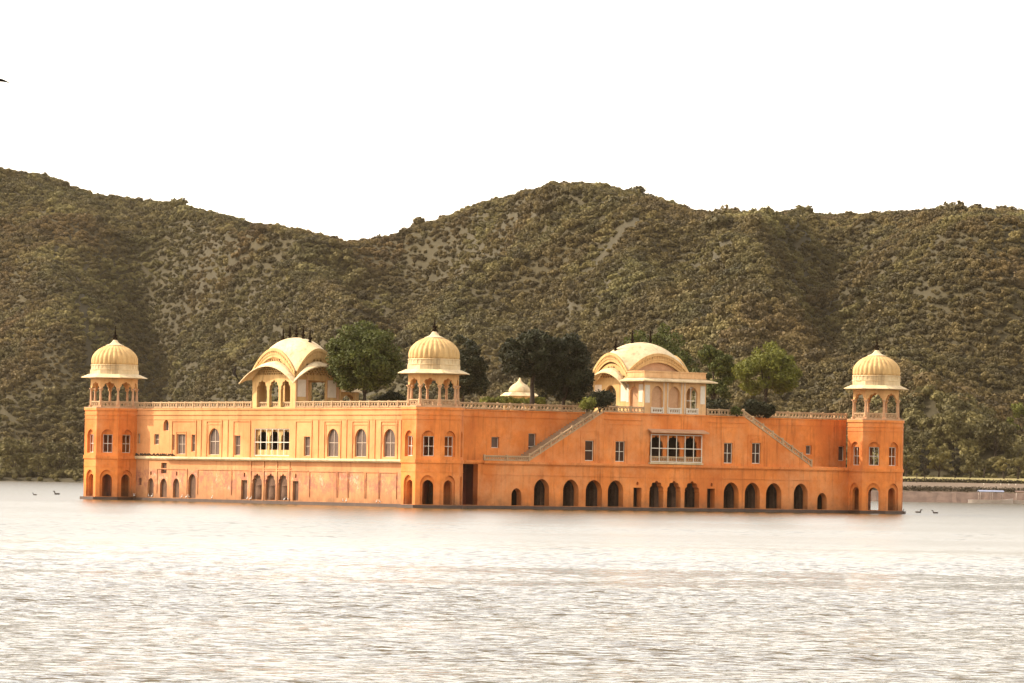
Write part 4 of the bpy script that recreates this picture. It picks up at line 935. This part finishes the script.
# =================================================================== BOATS
def boat(px, dist, ln, canopy, label, rz):
    r = empty('tour_boat', (at(px, dist), dist, 0), rz); tag(r, label, 'boat')
    m = MB(); st = 12; v = []; f = []
    for i in range(st + 1):
        t = -1 + 2 * i / st; wd = 1.15 * (1 - max(0, abs(t) - .45) ** 2 * 2.6); z1 = .72 + .35 * max(0, t - .3) ** 2 * 2 ; zb = -.25 + .5 * max(0, abs(t) - .7)
        v += [(t * ln / 2, -wd, z1), (t * ln / 2, -wd * .7, zb), (t * ln / 2, wd * .7, zb), (t * ln / 2, wd, z1), (t * ln / 2, wd * .86, z1 - .05), (t * ln / 2, wd * .6, .12), (t * ln / 2, -wd * .6, .12), (t * ln / 2, -wd * .86, z1 - .05)]
    for i in range(st):
        for k in range(8): f.append((i * 8 + k, i * 8 + (k + 1) % 8, (i + 1) * 8 + (k + 1) % 8, (i + 1) * 8 + k))
    f += [tuple(range(8))[::-1], tuple(st * 8 + k for k in range(8))]
    m.add(v, f); m.build('hull', M['boat_white'], r)
    m = MB()
    for i in range(4): m.box((-ln * .28 + i * ln * .17, -.75, .13), (-ln * .28 + i * ln * .17 + .4, .75, .55))
    m.build('bench', M['boat_wood'], r)
    for sx in (-.25, 0.02, .25):
        for sy in (-1, 1):
            m = MB(); m.tube([(ln * sx, sy * .92, .6), (ln * sx, sy * .92, 2.35)], [.04, .04], 6); m.build('post', M['boat_white'], r)
    m = MB(); v = []; f = []
    for i in range(9):
        t = -1 + 2 * i / 8
        for z_ in (0, .09): v += [(-ln * .28, t * 1.15, 2.35 + .28 * (1 - t * t) + z_), (ln * .28, t * 1.15, 2.35 + .28 * (1 - t * t) + z_)]
    for i in range(8): k = i * 4; f += [(k, k + 4, k + 5, k + 1), (k + 2, k + 3, k + 7, k + 6)]
    f += [(0, 1, 3, 2), (32, 34, 35, 33)] + [(i * 4 + a, i * 4 + a + 2, i * 4 + a + 6, i * 4 + a + 4) for i in range(8) for a in (0, 1)]
    m.add(v, f); m.build('canopy', canopy, r)
boat(993, 934, 9.4, M['blue'], 'long white boat with a pale blue canopy moored under the right bank', .08)
boat(1029, 936, 8.6, M['boat_wood'], 'white boat with a brown canopy cut by the right frame edge', -.05)

# =================================================================== BIRDS
def bird_body(m, ln, fat, mi=0, up=0.0):
    m.tube([(-ln * .62, 0, up * .5), (-ln * .3, 0, .02 * ln), (0, 0, 0), (ln * .25, 0, .03 * ln), (ln * .38, 0, .10 * ln), (ln * .5, 0, .13 * ln), (ln * .58, 0, .12 * ln)],
           [.03 * ln, fat * .6, fat, fat * .8, fat * .45, fat * .4, fat * .12], 10, mi)
def flying_bird(loc, rz, pitch, lift, span, label, roll=0.0):
    r = empty('flying_bird', loc); r.rotation_euler = (roll, pitch, rz); tag(r, label, 'bird')
    m = MB(); bird_body(m, span * .45, span * .055); m.add([(-span * .2, -.02, 0), (-span * .36, -span * .07, 0), (-span * .38, 0, .01), (-span * .36, span * .07, 0), (-span * .2, .02, 0), (-span * .2, 0, .03)], [(0, 1, 2, 5), (2, 3, 4, 5)]); m.build('body', M['bird_black'], r)
    for s in (-1, 1):
        m = MB(); N = 8; v = []; f = []
        for i in range(N + 1):
            t = i / N; y_ = s * t * span * .5 * math.cos(lift * t); z_ = span * .5 * t * math.sin(lift * (1.15 - .75 * t)); ch_ = span * .17 * (1 - t ** 2.2) + .01; sw_ = -span * .10 * t * t + span * .05 * math.sin(3.1 * t)
            v += [(sw_ + ch_ * .5, y_, z_ + .01), (sw_ - ch_ * .5, y_, z_ + .01), (sw_ - ch_ * .5, y_, z_ - .008), (sw_ + ch_ * .5, y_, z_ - .016)]
        for i in range(N):
            for k in range(4): f.append((i * 4 + k, i * 4 + (k + 1) % 4, i * 4 + 4 + (k + 1) % 4, i * 4 + 4 + k))
        f += [(0, 1, 2, 3), (N * 4, N * 4 + 3, N * 4 + 2, N * 4 + 1)]
        m.add(v, f); m.build('wing', M['bird_black'], r)
def skyz(px, py, d): return ((479.1 + .0175 * (px - 512)) - py) / FPX * d + EYE
flying_bird((at(235, 430), 430, skyz(235, 374, 430)), 2.3, -.75, .45, 2.5, 'black bird flying in front of the hill left of the sunlit pavilion', .95)
flying_bird((at(-14, 200), 200, skyz(-14, 79, 200)), -1.57, -.55, -.12, 1.6, 'black bird high in the white sky, one wing entering at the left', 0)
def small_bird(kind, name):
    r = empty(name)
    if kind == 'duck':
        m = MB(); m.tube([(-.30, 0, .10), (-.2, 0, .06), (0, 0, .03), (.16, 0, .05), (.25, 0, .10)], [.02, .09, .12, .10, .03], 10); m.tube([(.18, 0, .06), (.23, 0, .2), (.26, 0, .29), (.32, 0, .30), (.42, 0, .28)], [.06, .045, .055, .05, .012], 8); m.build('body', M['bird_grey'], r)
    elif kind == 'pigeon':
        m = MB(); m.tube([(-.2, 0, .05), (-.1, 0, .1), (0, 0, .14), (.08, 0, .2), (.11, 0, .27), (.15, 0, .28), (.2, 0, .27)], [.015, .055, .085, .07, .05, .045, .008], 10); m.build('body', M['bird_grey'], r)
        m = MB()
        for s in (-1, 1): m.tube([(.01, s * .03, .1), (.02, s * .03, 0)], [.012, .01], 5)
        m.build('legs', M['beak'], r)
    else:
        m = MB(); m.tube([(-.3, 0, .28), (-.15, 0, .34), (0, 0, .42), (.12, 0, .5), (.17, 0, .6), (.13, 0, .7), (.15, 0, .8), (.2, 0, .84), (.27, 0, .83)], [.02, .09, .12, .09, .045, .035, .035, .045, .02], 10); m.build('body', M['bird_white'], r)
        m = MB(); m.tube([(.25, 0, .835), (.40, 0, .81)], [.018, .005], 6); m.build('beak', M['beak'], r)
        m = MB()
        for s in (-1, 1): m.tube([(.0, s * .05, .36), (.03, s * .05, .18), (.01, s * .05, 0)], [.016, .012, .012], 5)
        m.build('legs', M['bird_black'], r)
    return r
def on_water(px, py):
    d = EYE * FPX / (py - (479.1 + .0175 * (px - 512))); return (at(px, d), d, .0)
dk = small_bird('duck', 'water_bird'); first = True
for (px, py, s, lab) in ((60, 494.6, 1.5, 'dark water bird with raised neck on the lake left of the palace'), (38, 495.2, 1.0, 'tiny dark water bird furthest left on the lake'), (905, 511.6, .9, 'small water bird closest to the right tower'),
                         (921, 512.8, 1.3, 'dark water bird with raised neck right of the right tower'), (938, 513.4, 1.2, 'low floating dark water bird furthest right on the lake')):
    o = dk if first else copy_tree(dk); first = False
    o.location = on_water(px, py); o.scale = (s, s, s); o.rotation_euler = (0, 0, random.uniform(0, 6.28)); tag(o, lab, 'bird', 'dark birds floating on the lake')
pg = small_bird('pigeon', 'pigeon'); first = True
rp = random.Random(3)
for i in range(24):
    y_ = 52.4 + 9.2 * i / 23 + rp.uniform(-.12, .12); row = i % 3 == 0
    p = W(1.3 - (.18 if y_ > 54.3 else .5), y_, 5.25)
    if y_ < 54.2: p = W(.85, y_, 5.24)
    o = pg if first else copy_tree(pg); first = False
    o.location = p; o.scale = (1.1,) * 3; o.rotation_euler = (0, 0, rp.uniform(0, 6.28)); tag(o, 'small dark pigeon perched in the row on the ledge by the left tower', 'bird', 'pigeons lined up on the ledge')
eg = small_bird('egret', 'egret'); first = True
for (y_, lab) in ((62.5, 'left tower foot'),(61.8, 'a'), (57.7, 'b'), (57.0, 'c'), (50.6, 'd'), (49.6, 'd'), (49.0, 'd'), (44.2, 'e'), (36.9, 'f'), (36.2, 'f'), (29.4, 'g'), (28.7, 'g'), (17.9, 'h'), (17.3, 'h'), (11.5, 'i'), (10.9, 'i')):
    o = eg if first else copy_tree(eg); first = False
    xx = -2.0 if y_ > 60.9 else .98
    o.location = W(.98, min(y_, 60.9), .34); o.scale = (.55,) * 3; o.rotation_euler = (0, 0, rp.uniform(0, 6.28)); tag(o, 'white egret standing on the waterline ledge of the sunlit front', 'bird', 'white egrets along the waterline ledge')
